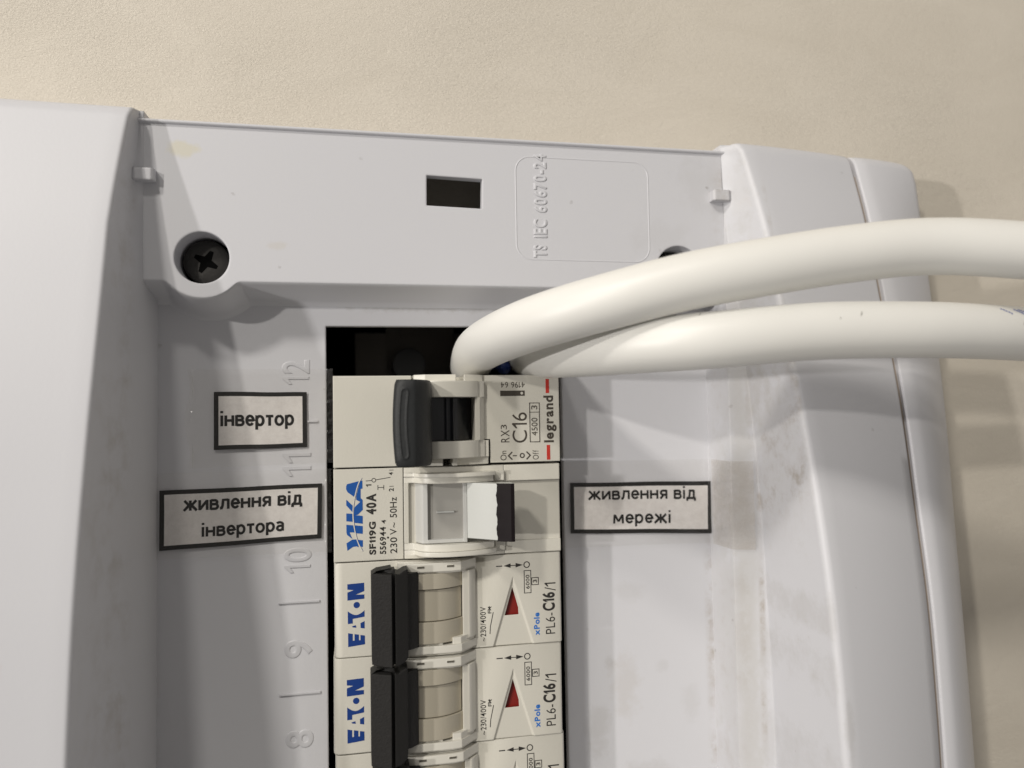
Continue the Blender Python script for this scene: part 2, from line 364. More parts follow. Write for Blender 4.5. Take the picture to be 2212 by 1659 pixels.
def lerp(tab, y):
    """table of (y, value...) in falling y"""
    if y >= tab[0][0]: return tab[0][1]
    for (a, va), (b, vb) in zip(tab, tab[1:]):
        if y >= b: t = (a-y)/(a-b); return va+(vb-va)*t
    return tab[-1][1]
def smooth_tab(tab):
    P = catmull([(a, b, 0) for a, b in tab], 6); return [(p.x, p.y) for p in P]

# ---------------------------------------------------------------- the setting: plaster wall with the box recess
w = MB()
R0 = (-700, 800, -700, 600); H0 = (-58, 104, -245, 34)
w.fill([(R0[0], R0[2]), (R0[1], R0[2]), (R0[1], R0[3]), (R0[0], R0[3])], [[(H0[0], H0[2]), (H0[1], H0[2]), (H0[1], H0[3]), (H0[0], H0[3])]], -9.0, M_wall)
tag(w.build('wall', None, (0, 0, 0)), 'beige trowelled plaster wall behind the white electrical panel', 'wall', kind='structure')

# ---------------------------------------------------------------- enclosure
enc = thing('distribution_panel', (23, -105, -9), 'white plastic electrical distribution panel set in the wall around the breakers', 'electrical panel')
YB = -255.0   # lower end
hD = smooth_tab([(47, 12.6), (42, 13.8), (27.5, 17.6), (13, 21.2), (-1, 24.8), (-12, 27.4), (-28, 30.7), (-44, 33.0), (-70, 35.0), (-105, 36.3), (-140, 35.0), (-180, 30), (-225, 19), (-255, 12)])
hH = smooth_tab([(47, 8.6), (42, 10.2), (32, 13.2), (14.7, 17.0), (-1, 20.6), (-13, 22.7), (-26, 24.4), (-45, 27.0), (-64, 28.3), (-80, 28.9), (-105, 29.3), (-140, 28.3), (-180, 24.5), (-225, 15), (-255, 9)])
hI = smooth_tab([(47, 5.4), (36, 6.6), (20, 8.5), (1.3, 10.5), (-13, 11.6), (-27, 12.2), (-50, 13.3), (-83, 14.9), (-105, 15.2), (-140, 14), (-180, 11), (-225, 8), (-255, 5)])
gR = smooth_tab([(47, 80.0), (30, 80.8), (17, 82.6), (-3, 84.4), (-18, 85.5), (-47, 86.3), (-105, 86.5), (-255, 81)])
ghR = smooth_tab([(47, 9.0), (30, 9.1), (17, 9.5), (-3, 9.8), (-18, 10.2), (-47, 11.4), (-80, 12.0), (-105, 12.2), (-255, 9)])
dR = smooth_tab([(47, 82.0), (43, 82.9), (28, 84.6), (13, 85.1), (-28, 86.1), (-70, 86.7), (-105, 86.7), (-255, 83)])
gL = smooth_tab([(47, -33.9), (28, -34.7), (17, -35.0), (-23, -35.5), (-66, -35.8), (-105, -35.9), (-255, -34)])
ghL = smooth_tab([(47, 9.0), (28, 10.8), (17, 13.0), (-23, 19), (-66, 21.2), (-105, 22), (-255, 9)])
dL = smooth_tab([(47, -34.4), (43, -34.9), (28, -36.0), (13, -36.2), (-105, -36.4), (-255, -35)])
RC = 2.6; TOP = 48.3
ys = [TOP-0.0001] + [TOP-RC+RC*math.cos(math.pi/2*k/7) for k in range(1, 8)]
y = 43.0
while y > -120: ys.append(y); y -= 2.5
while y > YB: ys.append(y); y -= 6
ys.append(YB)
def wing(side, part):
    rows = []
    sg = 1 if side == 'R' else -1
    for y in ys:
        F = 80.3 if side == 'R' else -33.2
        E_ = 79.7 if side == 'R' else -32.8
        G, gh, D = (lerp(gR, y), lerp(ghR, y), lerp(dR, y)) if side == 'R' else (lerp(gL, y), lerp(ghL, y), lerp(dL, y))
        hd, hh, hi = lerp(hD, y), lerp(hH, y), lerp(hI, y)
        if side == 'L': hh = hd+2.6*max(0.25, min(1, (46-y)/60))  # left face tilted away from the lamps, its dimming put into the shape
        HX = 110.6 if side == 'R' else -61.8
        IX = 130.2 if side == 'R' else -83.2
        e = max(0.0, y-(TOP-RC)); drop = RC-math.sqrt(max(0, RC*RC-e*e))
        if side == 'R' and y > 17.5: F = min(F, G-0.02); E_ = F-0.3
        if y > 17.5 and side == 'L': F = max(F, G+0.02); E_ = F+0.3
        if part == 'cover':
            r = 1.3 if side == 'R' else 0.7; pts = [(E_, 0.0), (F, min(9.0, gh)), (G, gh)]
            if y > 44: pts = [(E_, 0.0), (F, 9.0), (G, 9.0)]
            # wall up to the rounded crest
            for k in range(0, 7):
                a = math.pi/2*k/6
                pts.append((D+sg*r*(1-math.cos(a)), max(gh, hd-r+r*math.sin(a)-drop)))
            n = 10
            for k in range(1, n+1):
                t = k/n; x = D+sg*r+(HX-D-sg*r)*t
                pts.append((x, hd+(hh-hd)*(t*0.55+0.45*t*t)-drop))
            pts.append((HX+sg*0.25, hh-drop-0.4)); pts.append((HX+sg*0.35, hh-drop-2.2)); pts.append((HX+sg*0.35, -8.8))
        else:
            ix = IX-sg*(4.5-math.sqrt(max(0, 4.5**2-max(0, y-43.8)**2)))
            x0 = HX+sg*1.55; pts = [(x0, -8.8), (x0, hh-drop-2.2), (x0+sg*0.1, hh-drop-0.5)]
            n = 12
            for k in range(1, 17):
                t = 1-(1-k/16)**1.6; x = x0+(ix-x0)*t; hk = hi-drop*0.6+(hh-0.1-hi-drop*0.4)*(1-t**1.7)
                if sg*(ix-x) < 1.5: hk -= 1.5-math.sqrt(max(0, 2.25-(1.5-sg*(ix-x))**2))
                pts.append((x, hk))
            pts.append((ix, -8.8))
        rows.append([(p[0], y, p[1]) for p in pts])
    top = [(p[0], TOP+0.05, -8.8) for p in rows[0]]
    bot = [(p[0], YB, -8.8) for p in rows[-1]]
    return [top]+rows+[bot]
for side, nm, mt in (('L', 'side_cover', M_wingL), ('R', 'side_cover', M_wingR)):
    b = MB(); b.grid(wing(side, 'cover'), mt); o = b.build(nm, enc, sharp=40)
    tag(o, 'raised left side cover with smooth face' if side == 'L' else 'raised right side cover with dirty inner wall')
    b = MB(); b.grid(wing(side, 'rim'), M_rim); o = b.build('outer_rim', enc, sharp=50)
    g = MB(); g.grid([[(p, y, (lerp(hH, y) if side == 'R' else lerp(hD, y)+1.5)-1.5-max(0, y-44)*0.9) for p in ((110.9, 112.25) if side == 'R' else (-62.1, -63.45))] for y in ys[4:]], M_groove)
    tag(g.build('groove', o if False else enc), 'brown groove between side cover and rim')

# shelf (upper plate) with rectangular hole, two screw bosses and rim lip
def circle(x, y, r, n=48): return [(x+r*math.cos(2*math.pi*i/n), y+r*math.sin(2*math.pi*i/n)) for i in range(n)]
SCR = [(-23.2, 21.7), (69.9, 21.7)]
def edge_y(x):
    y = 17.4
    for (sx, sy) in SCR:
        d = abs(x-sx); r = 7.4
        b = sy-math.sqrt(r*r-d*d) if d < r-0.3 else 40
        k = 1.1; hh = max(0, min(1, 0.5+0.5*(y-b)/k)); y = y+(b-y)*hh-k*hh*(1-hh)
    return y
xs = []; x = -33.2
while x < 80.3: xs.append(x); x += 0.5 if min(abs(x-s[0]) for s in SCR) < 11 else 3.0
xs.append(80.3)
path = [(x, edge_y(x)) for x in xs]
outer = path+[(80.3, 30), (79.98, 46.2), (-33.2, 46.2), (-33.2, 30)]
hole = [(17.95, 32.95), (28.8, 32.7), (28.95, 38.6), (18.0, 38.9)]
sh = MB()
sh.fill(outer, [hole]+[circle(*s, 4.8) for s in SCR], 9.0, M_shelf)
# sloping recess wall under the shelf edge
def off(i, d):
    a = Vector(path[max(0, i-1)]); b = Vector(path[min(len(path)-1, i+1)]); t = (b-a).normalized(); return (path[i][0]+t.y*d*(1 if 0 < i < len(path)-1 else 0), path[i][1]-t.x*d)
rows = [[(path[i][0], path[i][1], 9.0) for i in range(len(path))]]
for d, h in ((0.25, 8.7), (0.45, 8.2), (2.1, 1.0), (2.5, 0.35), (3.2, 0.02)): rows.append([(*off(i, d), h) for i in range(len(path))])
sh.grid(rows, M_shelf)
# hole walls
for i in range(4):
    a = hole[i]; b = hole[(i+1) % 4]; sh.add([(*a, 9), (*b, 9), (*b, 7.0), (*a, 7.0)], [(0, 1, 2, 3)], M_shelf)
for s in SCR:
    sh.cyl(s[0], s[1], 4.8, 9.0, 2.4, M_shelf, n=48, r1=4.62, cap=False); sh.cyl(s[0], s[1], 4.62, 2.4, 2.3, M_dark, n=48, r1=1.0)
sh.build('upper_shelf', enc, sharp=40)
lip = MB()
lip.prism_y([(0, 0)]*3, 0, 1, M_shelf) if False else None
n = 24
rowsl = []
for k in range(n+1):
    x = -36.0+(83-(-36.0))*k/n
    rowsl.append([(x, 46.15, 8.9), (x, 46.2, 9.35), (x, 46.35, 9.6), (x, 46.6, 9.65), (x, 46.85, 9.4), (x, 46.98, 8.9), (x, 47.0, -8.8)])
lip.grid(rowsl, M_shelf); lip.build('rim_lip', enc, sharp=60)
# hinge lugs
for (x0, x1, yy, sgn) in ((-34.9, -31.0, 36.2, 1), (77.2, 81.2, 37.0, -1)):
    l = MB(); pr = [(x0, 8.9), (x0, 10.9), (x1 if sgn > 0 else x0, 10.9), (x1, 8.9)]
    l.prism_y([(x0, 8.8), (x0, 10.7), (x0+0.4, 11.0), (x1-0.5, 11.0), (x1, 10.5), (x1, 8.8)], yy-1.1, yy+1.1, M_shelf); l.build('lug', enc)
# recessed floor with the long opening for the breakers
fl = MB()
op = [(-1.45, -206), (46.8, -206), (46.8, 10.3), (26, 10.5), (-1.6, 10.35)]
fl.fill([(-32.9, -225), (79.8, -225), (79.8, 30), (-32.9, 30)], [op], 0.0, M_floor)
for i in range(5):
    a = op[i]; b = op[(i+1) % 5]; fl.add([(*a, 0), (*b, 0), (*b, -1.8), (*a, -1.8)], [(0, 1, 2, 3)], M_floor)
fl.box(-32.9, 79.8, -252, -225.0, -2, 0.0, M_floor)
fl.build('recess_floor', enc, sharp=40)
# embossed way numbers and ticks
nm = MB()
EH = 0.16
for k, t in enumerate(("12", "11", "10", "9", "8", "7")):
    yc = {0: 1.2, 1: -17.0, 2: -35.6, 3: -52.7, 4: -69.9, 5: -87.4}[k]; hw = 2.35 if len(t) == 2 else 1.75
    if t == "11": hw = 2.2
    nm.text(t, (-10.1+0.12*k, -4.7+0.1*k, yc-hw*(1.02 if len(t) == 2 else 1), yc+hw*(1.02 if len(t) == 2 else 1)), 0.0, M_emb, 90, 0.0, EH)
for k in range(7):
    y = -8.6-17.55*k; nm.box(-10.9+0.06*k, -3.2+0.08*k, y-0.17, y+0.17, -0.1, 0.32, M_emb)
nm.build('embossed_numbers', enc, sharp=30)
st = MB()
st.text("TS", (39.1, 41.9, 23.3, 25.8), 9.0, M_emb, 90, 0.008, 0.18)
st.text("IEC", (39.2, 42.0, 27.3, 31.0), 9.0, M_emb, 90, 0.008, 0.18)
st.text("60670-24", (39.3, 42.1, 32.4, 44.2), 9.0, M_emb, 90, 0.008, 0.18)
def rrect(x0, x1, y0, y1, r, n=8):
    o = []
    for (cx_, cy_, a0) in ((x1-r, y1-r, 0), (x0+r, y1-r, 90), (x0+r, y0+r, 180), (x1-r, y0+r, 270)):
        for k in range(n+1): a = math.radians(a0+90*k/n); o.append((cx_+r*math.cos(a), cy_+r*math.sin(a)))
    return o
def frame_line(mb, loop, w_, h0, h1, m):
    n = len(loop); c = (sum(p[0] for p in loop)/n, sum(p[1] for p in loop)/n)
    P = [Vector(p) for p in loop]; inn = []; out = []
    for i in range(n):
        t = (P[(i+1) % n]-P[i-1]).normalized(); nn = Vector((t.y, -t.x))
        out.append(P[i]+nn*w_/2); inn.append(P[i]-nn*w_/2)
    vs = [(p.x, p.y, h0) for p in out]+[((P[i].x+out[i].x)/2, (P[i].y+out[i].y)/2, h1) for i in range(n)]+[((P[i].x+inn[i].x)/2, (P[i].y+inn[i].y)/2, h1) for i in range(n)]+[(p.x, p.y, h0) for p in inn]
    fs = []
    for j in range(3):
        for i in range(n): fs.append((j*n+i, j*n+(i+1) % n, (j+1)*n+(i+1) % n, (j+1)*n+i))
    mb.add(vs, fs, m)
frame_line(st, rrect(35.7, 63.6, 22.9, 43.6, 3.0), 0.35, 8.98, 9.06, M_emb)
st.build('embossed_standard_text', enc, sharp=30)
# screws
for (sx, sy) in SCR:
    s_ = MB(); s_.cyl(sx, sy, 4.15, 2.35, 4.6, M_screw, n=48, cap=False)
    # dished head: rings towards the centre
    rings = [(4.15, 4.6), (3.9, 4.85), (2.8, 5.05), (1.2, 5.1)]
    for (ra, ha), (rb, hb) in zip(rings, rings[1:]): s_.cyl(sx, sy, ra, ha, hb, M_screw, n=48, r1=rb, cap=(rb == 1.2))
    so = s_.build('screw', enc, sharp=50)
    c_ = MB(); a0 = math.radians(62)
    pts = []
    for q in range(4):
        a = a0+q*math.pi/2; u = Vector((math.cos(a), math.sin(a))); v = Vector((-u.y, u.x))
        pts += [(sx+u.x*2.25-v.x*0.32, sy+u.y*2.25-v.y*0.32), (sx+u.x*2.25+v.x*0.32, sy+u.y*2.25+v.y*0.32), (sx+u.x*0.75+v.x*0.7, sy+u.y*0.75+v.y*0.7)]
    c_.poly_h(pts, 4.9, 5.13, M_hole); c_.build('cross_slot', so, origin=(23, -105, -9))  # solid black cross paints the shade of the recess
# back box, its depth shade put into a near-black colour
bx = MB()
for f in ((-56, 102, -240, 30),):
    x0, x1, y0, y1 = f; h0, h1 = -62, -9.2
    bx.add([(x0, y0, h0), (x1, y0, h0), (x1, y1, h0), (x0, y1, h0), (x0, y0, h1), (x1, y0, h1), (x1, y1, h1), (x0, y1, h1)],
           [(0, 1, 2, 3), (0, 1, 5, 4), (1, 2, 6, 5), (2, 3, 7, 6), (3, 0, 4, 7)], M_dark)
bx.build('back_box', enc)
rl = MB(); rl.box(4, 12, -230, 14, -47, -45, M_rail); rl.box(12.01, 30, -230, 16, -50, -48, M_rail); rl.box(30.01, 38, -230, 14, -47, -45, M_rail)
rl.tube([(0.5, -40, -34), (0.5, -10, -34), (0.5, 3.5, -34), (0.5, 4.5, -38)], 1.7, M_copper, seg=20); rl.cyl(17.5, 5.5, 4.2, -48, -40, M_blackg, n=32)
rl.build('mounting_rail', enc)

# ---------------------------------------------------------------- devices
def arc_profile(pts, n=5): return [(p.x, p.y) for p in catmull([(a, b, 0) for a, b in pts], n)]
def base_body(mb, y0, rel=True):
    mb.box(0.0, 43.65, y0-17.4, y0-0.1, -38, 9.0, M_body)

# --- upper breaker: charcoal handle thrown to the left
Y = 0.0
t1 = thing('circuit_breaker', (22, Y-8.75, -38), 'top breaker of the column, with large charcoal handle and two red bars', 'circuit breaker')
b = MB()
b.box(0.0, 14.6, Y-17.35, Y-0.15, -38, 9.0, M_body)                       # left shoulder
b.box(27.9, 43.75, Y-17.2, Y-0.15, -38, 9.0, M_body)                      # right shoulder
b.box(14.62, 27.88, Y-17.3, Y-0.2, -38, 3.0, M_body)
b.flat([(0.9, Y-0.5), (14.3, Y-0.35), (14.3, Y-0.2), (0.9, Y-0.2)], 9.01, M_cheek)
# markings
P9 = 9.03
b.text("RX", (31.9, 33.6, Y-13.3, Y-10.9), P9, M_pgrey, 90); b.text("3", (31.9, 33.1, Y-10.75, Y-9.85), P9, M_pgrey, 90)
b.text("C16", (34.15, 37.15, Y-13.45, Y-7.5), P9, M_pgrey, 90, -0.002)
for (a, c, e, f) in ((37.65, 39.75, -13.4, -13.25), (37.65, 39.75, -5.75, -5.6), (37.65, 37.8, -13.4, -5.6), (39.6, 39.75, -13.4, -5.6), (37.65, 39.75, -7.55, -7.43)):
    b.box(a, c, Y+e, Y+f, 9.0, P9+0.002*abs(e), M_pgrey)
b.text("4500", (38.05, 39.25, Y-12.1, Y-8.6), P9+0.03, M_pgrey, 90); b.text("3", (38.05, 39.25, Y-6.95, Y-6.15), P9+0.03, M_pgrey, 90)
b.text("legrand", (40.55, 43.15, Y-13.5, Y-4.25), P9, M_pgrey, 90, 0.033)
b.box(41.05, 41.75, Y-16.9, Y-14.0, 9.0, P9, M_pred); b.box(41.05, 41.75, Y-3.75, Y-0.95, 9.0, P9, M_pred)
b.text("4196 64", (32.05, 36.85, Y-2.65, Y-1.5), P9, M_pgrey, 180)
b.fill([(31.9, Y-4.25), (36.8, Y-4.25), (36.8, Y-3.2), (31.9, Y-3.2)], [circle(36.2, Y-3.72, 0.28, 20)], P9, M_pgrey)
b.text("On", (31.75, 32.95, Y-16.8, Y-14.95), P9, M_pgrey, 90); b.text("Off", (38.2, 39.4, Y-16.8, Y-14.95), P9, M_pgrey, 90)
b.ribbon([(34.1, Y-15.2), (33.35, Y-15.95), (34.1, Y-16.7)], 0.26, P9, M_pgrey); b.ribbon([(34.2, Y-15.95), (35.0, Y-15.95)], 0.2, P9, M_pgrey)
b.disc(36.1, Y-15.95, 0.52, P9, M_pgrey, 24, 0.28); b.ribbon([(36.95, Y-15.2), (37.7, Y-15.95), (36.95, Y-16.7)], 0.26, P9, M_pgrey)
body1 = b.build('body', t1)
c1 = MB()
chk = arc_profile([(14.7, 3), (14.8, 9.6), (16.5, 12.2), (19.5, 13.6), (22.5, 13.4), (25.5, 12.2), (27.2, 10.8)], 4)+[(27.25, 10.5), (28.6, 9.8), (28.6, 3)]
c1.prism_y(chk, Y-4.45, Y-1.35, M_cheek); c1.prism_y(chk, Y-15.95, Y-12.75, M_cheek)
low = arc_profile([(14.9, 3), (15.0, 9.2), (17.5, 11.4), (20.5, 12.2)], 3)+[(22.9, 12.2), (22.9, 3)]
c1.prism_y([(14.9, 3), (15.0, 10.2), (17, 11.6), (22.9, 11.6), (22.9, 3)], Y-1.33, Y-0.1, M_cheek)
c1.prism_y([(24.5, 3), (24.5, 11.2), (26, 10.6), (28.4, 9.3), (28.4, 3)], Y-1.33, Y-0.1, M_cheek)
c1.prism_y([(16, 3), (16.5, 11.2), (20.2, 11.9), (20.2, 3)], Y-17.35, Y-15.97, M_cheek)
c1.prism_y([(22.0, 3), (22.0, 12.4), (22.9, 12.3), (22.9, 3)], Y-17.35, Y-15.97, M_cheek)
c1.prism_y([(22.92, 3), (22.92, 11.4), (26.5, 10.4), (29.3, 9.2), (29.3, 3)], Y-17.35, Y-15.97, M_cheek)
c1.box(28.62, 29.4, Y-15.95, Y-12.8, 3, 9.5, M_cheek)
c1.prism_y([(26.6, 3), (26.6, 11.0), (27.6, 10.7), (27.6, 3)], Y-12.73, Y-4.47, M_body)
c1.prism_y([(27.62, 3), (27.62, 10.7), (28.6, 9.2), (28.6, 3)], Y-12.73, Y-4.47, M_cheek)
c1.box(29.42, 29.72, Y-17.3, Y-12.6, 8.0, 9.04, M_hole); c1.box(27.6, 29.7, Y-12.79, Y-12.6, 8.0, 9.05, M_hole)
c1.build('toggle_guard', t1)
r1 = MB()
cyl = [(17.3+9.6*math.cos(a), 3.0+9.6*math.sin(a)) for a in [math.radians(8+94*k/22) for k in range(23)]]+[(15.0, 3.0)]
r1.prism_y([p for p in cyl], Y-12.7, Y-4.5, M_blackg)
for (xa, wd_, hh_) in ((20.6, 0.7, 12.4), (22.0, 0.5, 11.9)):
    r1.prism_y([(xa, 8), (xa+0.1, hh_-0.15), (xa+wd_/2, hh_), (xa+wd_-0.1, hh_-0.15), (xa+wd_, 8)], Y-12.6, Y-4.6, M_blackg)
r1.build('toggle_barrel', t1)
h1 = MB()
prof = arc_profile([(11.1, 19.5), (11.0, 21.6), (12.2, 22.4), (14.2, 22.6)], 4)+arc_profile([(14.4, 22.55), (15.8, 21.2), (17.1, 18.9), (17.9, 15.0), (18.2, 11.5)], 4)+[(14.6, 11.0), (13.2, 15.0), (12.6, 18.6)]
nst = 18; rows = []
for k in range(nst+1):
    t = k/nst; yy = Y-1.55-(15.25)*t; s = 2*t-1
    bul = -0.45*(1-s*s)
    edge = 1.0 if 0 < k < nst else 0.93
    c = (14.4, 17.5)
    rows.append([(c[0]+(p[0]-c[0])*edge+(bul if p[0] < 14 else 0), yy, c[1]+(p[1]-c[1])*edge) for p in prof])
n = len(prof)
h1.add([p for r in rows for p in r], [(j*n+i, j*n+(i+1) % n, (j+1)*n+(i+1) % n, (j+1)*n+i) for j in range(nst) for i in range(n)]+[tuple(range(n)), tuple(nst*n+i for i in range(n-1, -1, -1))], M_handle)
# stadium ridge on the thumb face
loop = []
for (cyy, a0) in ((Y-3.9, 0), (Y-14.6, 180)):
    for k in range(9): a = math.radians(a0+180*k/8); loop.append((12.55+0.62*math.cos(a)-0.25*(1 if abs(cyy-Y+9) < 3 else 0), cyy+0.75*math.sin(a)))
L2 = []
for i in range(len(loop)):
    a = loop[i]; c = loop[(i+1) % len(loop)]; L2.append(a)
    if abs(a[1]-c[1]) > 3:
        for k in range(1, 8): L2.append((a[0]+(c[0]-a[0])*k/8-0.36*math.sin(math.pi*k/8), a[1]+(c[1]-a[1])*k/8))
def top_h(x): return 22.45 if x > 12.3 else 22.0
npt = len(L2); vs = []; P = [Vector(p) for p in L2]
for i in range(npt):
    t = (P[(i+1) % npt]-P[i-1]).normalized(); nn = Vector((t.y, -t.x))
    for (d, dh) in ((0.13, 0.0), (0.06, 0.32), (-0.06, 0.32), (-0.13, 0.0)):
        q = P[i]+nn*d; vs.append((q.x, q.y, 22.2+0.12*(q.x-12)+dh))
h1.add(vs, [(4*i+j, 4*i+j+1, 4*((i+1) % npt)+j+1, 4*((i+1) % npt)+j) for i in range(npt) for j in range(3)], M_handle)
h1.build('handle', t1, sharp=45)

# --- changeover switch below it
Y = -17.5
t2 = thing('changeover_switch', (22, Y-8.75, -38), 'beige 40A changeover switch with blue logo and grey lever edged in black tape', 'changeover switch')
b = MB()
b.box(0.0, 12.85, Y-17.35, Y-0.15, -38, 9.0, M_body); b.box(12.95, 43.6, Y-17.35, Y-0.15, -38, 8.45, M_body)
b.box(32.35, 43.55, Y-3.3, Y-0.2, 8.0, 8.95, M_body); b.box(32.35, 43.55, Y-17.3, Y-14.9, 8.0, 8.95, M_body)
b.box(12.86, 12.94, Y-17.3, Y-0.2, 0, 8.4, M_hole)
# logo seen from the right-hand side: letters climb up the body, with a pale swoosh through them
def za(x, y): return (2.3+(x-190)*3.0/280.0, Y-2.4-(y-240)*12.9/1200.0)
def poly(mb, pts, h, m): mb.flat([za(*p) for p in pts], h, m)
LG = M_pblue
poly(b, [(190, 330), (205, 290), (400, 245), (405, 250), (345, 455), (322, 512), (215, 430), (190, 380)], P9, LG)      # A crown
poly(b, [(432, 238), (470, 236), (470, 375), (438, 380), (438, 540), (360, 555), (362, 500)], P9, LG)                   # A foot
poly(b, [(192, 558), (300, 665), (296, 780), (190, 655)], P9, LG)
poly(b, [(362, 552), (438, 540), (470, 572), (470, 600), (345, 700), (335, 690), (428, 604), (360, 565)], P9+0.01, LG)
poly(b, [(470, 580), (470, 745), (385, 825), (318, 830), (330, 700), (440, 600)], P9+0.02, LG)
poly(b, [(190, 795), (292, 805), (296, 945), (190, 932)], P9, LG)
poly(b, [(318, 825), (470, 850), (470, 985), (322, 962)], P9+0.01, LG)
poly(b, [(190, 990), (305, 1005), (330, 1130), (245, 1125), (290, 1240), (200, 1165), (190, 1120)], P9, LG)
poly(b, [(322, 1005), (470, 1025), (470, 1160), (352, 1145)], P9, LG)
poly(b, [(190, 1310), (290, 1250), (375, 1370), (300, 1378), (205, 1440)], P9, LG); poly(b, [(290, 1250), (362, 1250), (400, 1385), (375, 1380)], P9+0.01, LG)
poly(b, [(372, 1255), (470, 1272), (470, 1388), (425, 1375)], P9, LG)
sw = catmull([(455, 190, 0), (400, 290, 0), (352, 450, 0), (312, 660, 0), (305, 850, 0), (330, 1080, 0), (380, 1290, 0), (462, 1460, 0)], 5)
mid = [za(p.x, p.y) for p in sw]
b.ribbon(mid, 0.16, P9+0.035, M_cheek); b.ribbon([(p[0]+0.12, p[1]) for p in mid], 0.06, P9+0.04, M_pblue2)
b.text("SF119G", (6.45, 7.75, Y-16.25, Y-10.1), P9, M_print, 90, 0.04); b.text("40A", (5.95, 7.85, Y-8.75, Y-4.85), P9, M_print, 90, 0.045)
b.text("556944", (8.4, 9.6, Y-16.25, Y-11.15), P9, M_print, 90, 0.028); b.text("4", (8.75, 9.6, Y-10.55, Y-9.85), P9, M_print, 90, 0.02)
b.text("230", (10.35, 11.65, Y-16.2, Y-13.2), P9, M_print, 90, 0.008); b.text("V~", (10.35, 11.6, Y-12.7, Y-10.4), P9, M_print, 90, 0.004); b.text("50Hz", (10.35, 11.65, Y-9.5, Y-5.65), P9, M_print, 90, 0.008)
b.disc(9.95, Y-13.2, 0.2, P9, M_print, 12)
b.text("1", (5.95, 6.95, Y-3.55, Y-3.1), P9, M_print, 90, 0.02); b.text("2", (10.2, 11.1, Y-4.55, Y-3.95), P9, M_print, 90, 0.02); b.text("4", (10.2, 11.0, Y-1.5, Y-0.95), P9, M_print, 90, 0.02)
b.ribbon([(10.3, Y-3.6), (11.1, Y-3.6)], 0.1, P9, M_print); b.ribbon([(10.3, Y-0.55), (11.1, Y-0.55)], 0.1, P9, M_print)
b.disc(7.4, Y-2.35, 0.42, P9, M_print, 20, 0.3); b.ribbon([(5.9, Y-2.45), (7.0, Y-2.4)], 0.12, P9, M_print); b.ribbon([(7.8, Y-2.3), (10.5, Y-1.9)], 0.12, P9, M_print)
b.ribbon([(8.15, Y-3.3), (8.15, Y-4.2)], 0.12, P9, M_print); b.ribbon([(9.25, Y-3.3), (9.25, Y-4.2)], 0.12, P9, M_print); b.ribbon([(8.15, Y-3.75), (9.25, Y-3.75)], 0.12, P9+0.01, M_print)
b.build('body', t2)
g2 = MB()
outer_p = [(13.0, 4), (13.0, 9.2), (14.6, 9.4)]+arc_profile([(14.9, 9.6), (16.2, 12.2), (18.5, 13.4), (21.5, 13.9), (25.5, 13.4), (28.5, 12.3), (30.3, 11.1)], 4)+[(30.35, 4)]
inner_p = [(13.0, 4), (13.0, 9.0), (14.4, 9.1)]+arc_profile([(14.8, 9.3), (16.2, 11.6), (18.5, 12.8), (21.5, 13.3), (25.5, 12.8), (28.0, 11.8), (30.0, 10.7)], 4)+[(30.05, 4)]
g2.prism_y(outer_p, Y-1.95, Y-1.2, M_cheek); g2.prism_y(inner_p, Y-3.1, Y-1.97, M_cheek)
g2.prism_y(outer_p, Y-16.6, Y-15.75, M_cheek); g2.prism_y(inner_p, Y-15.7, Y-14.45, M_cheek)
g2.prism_y([(13.0, 4), (13.0, 9.2), (15, 9.6), (22, 10.0), (29.5, 9.6), (32.3, 9.0), (32.3, 4)], Y-1.19, Y-0.2, M_body)
g2.prism_y([(13.0, 4), (13.0, 9.2), (15, 9.6), (22, 10.0), (29.5, 9.6), (32.3, 9.0), (32.3, 4)], Y-17.3, Y-16.61, M_body)
g2.box(12.98, 13.9, Y-14.43, Y-3.12, 2, 9.1, M_body)
g2.box(30.4, 32.3, Y-3.1, Y-1.2, 4, 9.6, M_cheek); g2.box(30.4, 32.3, Y-16.6, Y-14.5, 4, 9.3, M_cheek)
g2.box(30.2, 32.3, Y-14.4, Y-3.15, 2, 8.7, M_body)
g2.build('lever_guard', t2)
v2 = MB()
# grey drum: hollow between the frame and the drum on the left, flat inset panel, then the lever plate rising to the right
v2.prism_y(arc_profile([(14.2, 3.0), (14.9, 7.5), (15.9, 10.3), (16.4, 11.1)], 4)+[(17.3, 11.3), (17.3, 3)], Y-14.35, Y-3.2, M_grey)
v2.box(17.31, 24.0, Y-14.35, Y-3.2, 3, 10.6, M_dgrey)
v2.box(17.31, 24.0, Y-14.35, Y-13.65, 10.0, 11.35, M_grey); v2.box(24.01, 24.7, Y-14.35, Y-3.2, 3, 11.5, M_grey)
v2.box(19.0, 22.3, Y-8.75, Y-8.45, 10.5, 11.1, M_lever)
drum = v2.build('drum', t2)
lv = MB()
lv.prism_y([(24.72, 8.5), (24.72, 11.8), (29.6, 16.2), (30.2, 16.4), (30.2, 14.2), (27.5, 10.0)], Y-13.55, Y-3.15, M_lever)
lv.build('lever', t2)
tp = MB()
edge = [(29.55+0.10*math.sin(k*0.9)+0.05*math.sin(k*2.3), Y-3.1-(10.65)*k/24) for k in range(25)]
rows = []
for (ex, ey) in edge: rows.append([(ex, ey, 16.2+0.05), (30.3, ey, 16.62), (31.8, ey, 17.4), (32.0, ey, 17.55), (32.65, ey, 17.5), (32.75, ey, 17.2), (32.6, ey, 13.8), (31.0, ey, 13.4), (30.0, ey, 13.7)])
tp.grid(rows, M_tapeblk)
n = 9; tp.add([r for r in rows[0]], [tuple(range(n))], M_lever); tp.add([r for r in rows[-1]], [tuple(range(n))], M_tapeblk)
tp.build('edge_tape', t2)

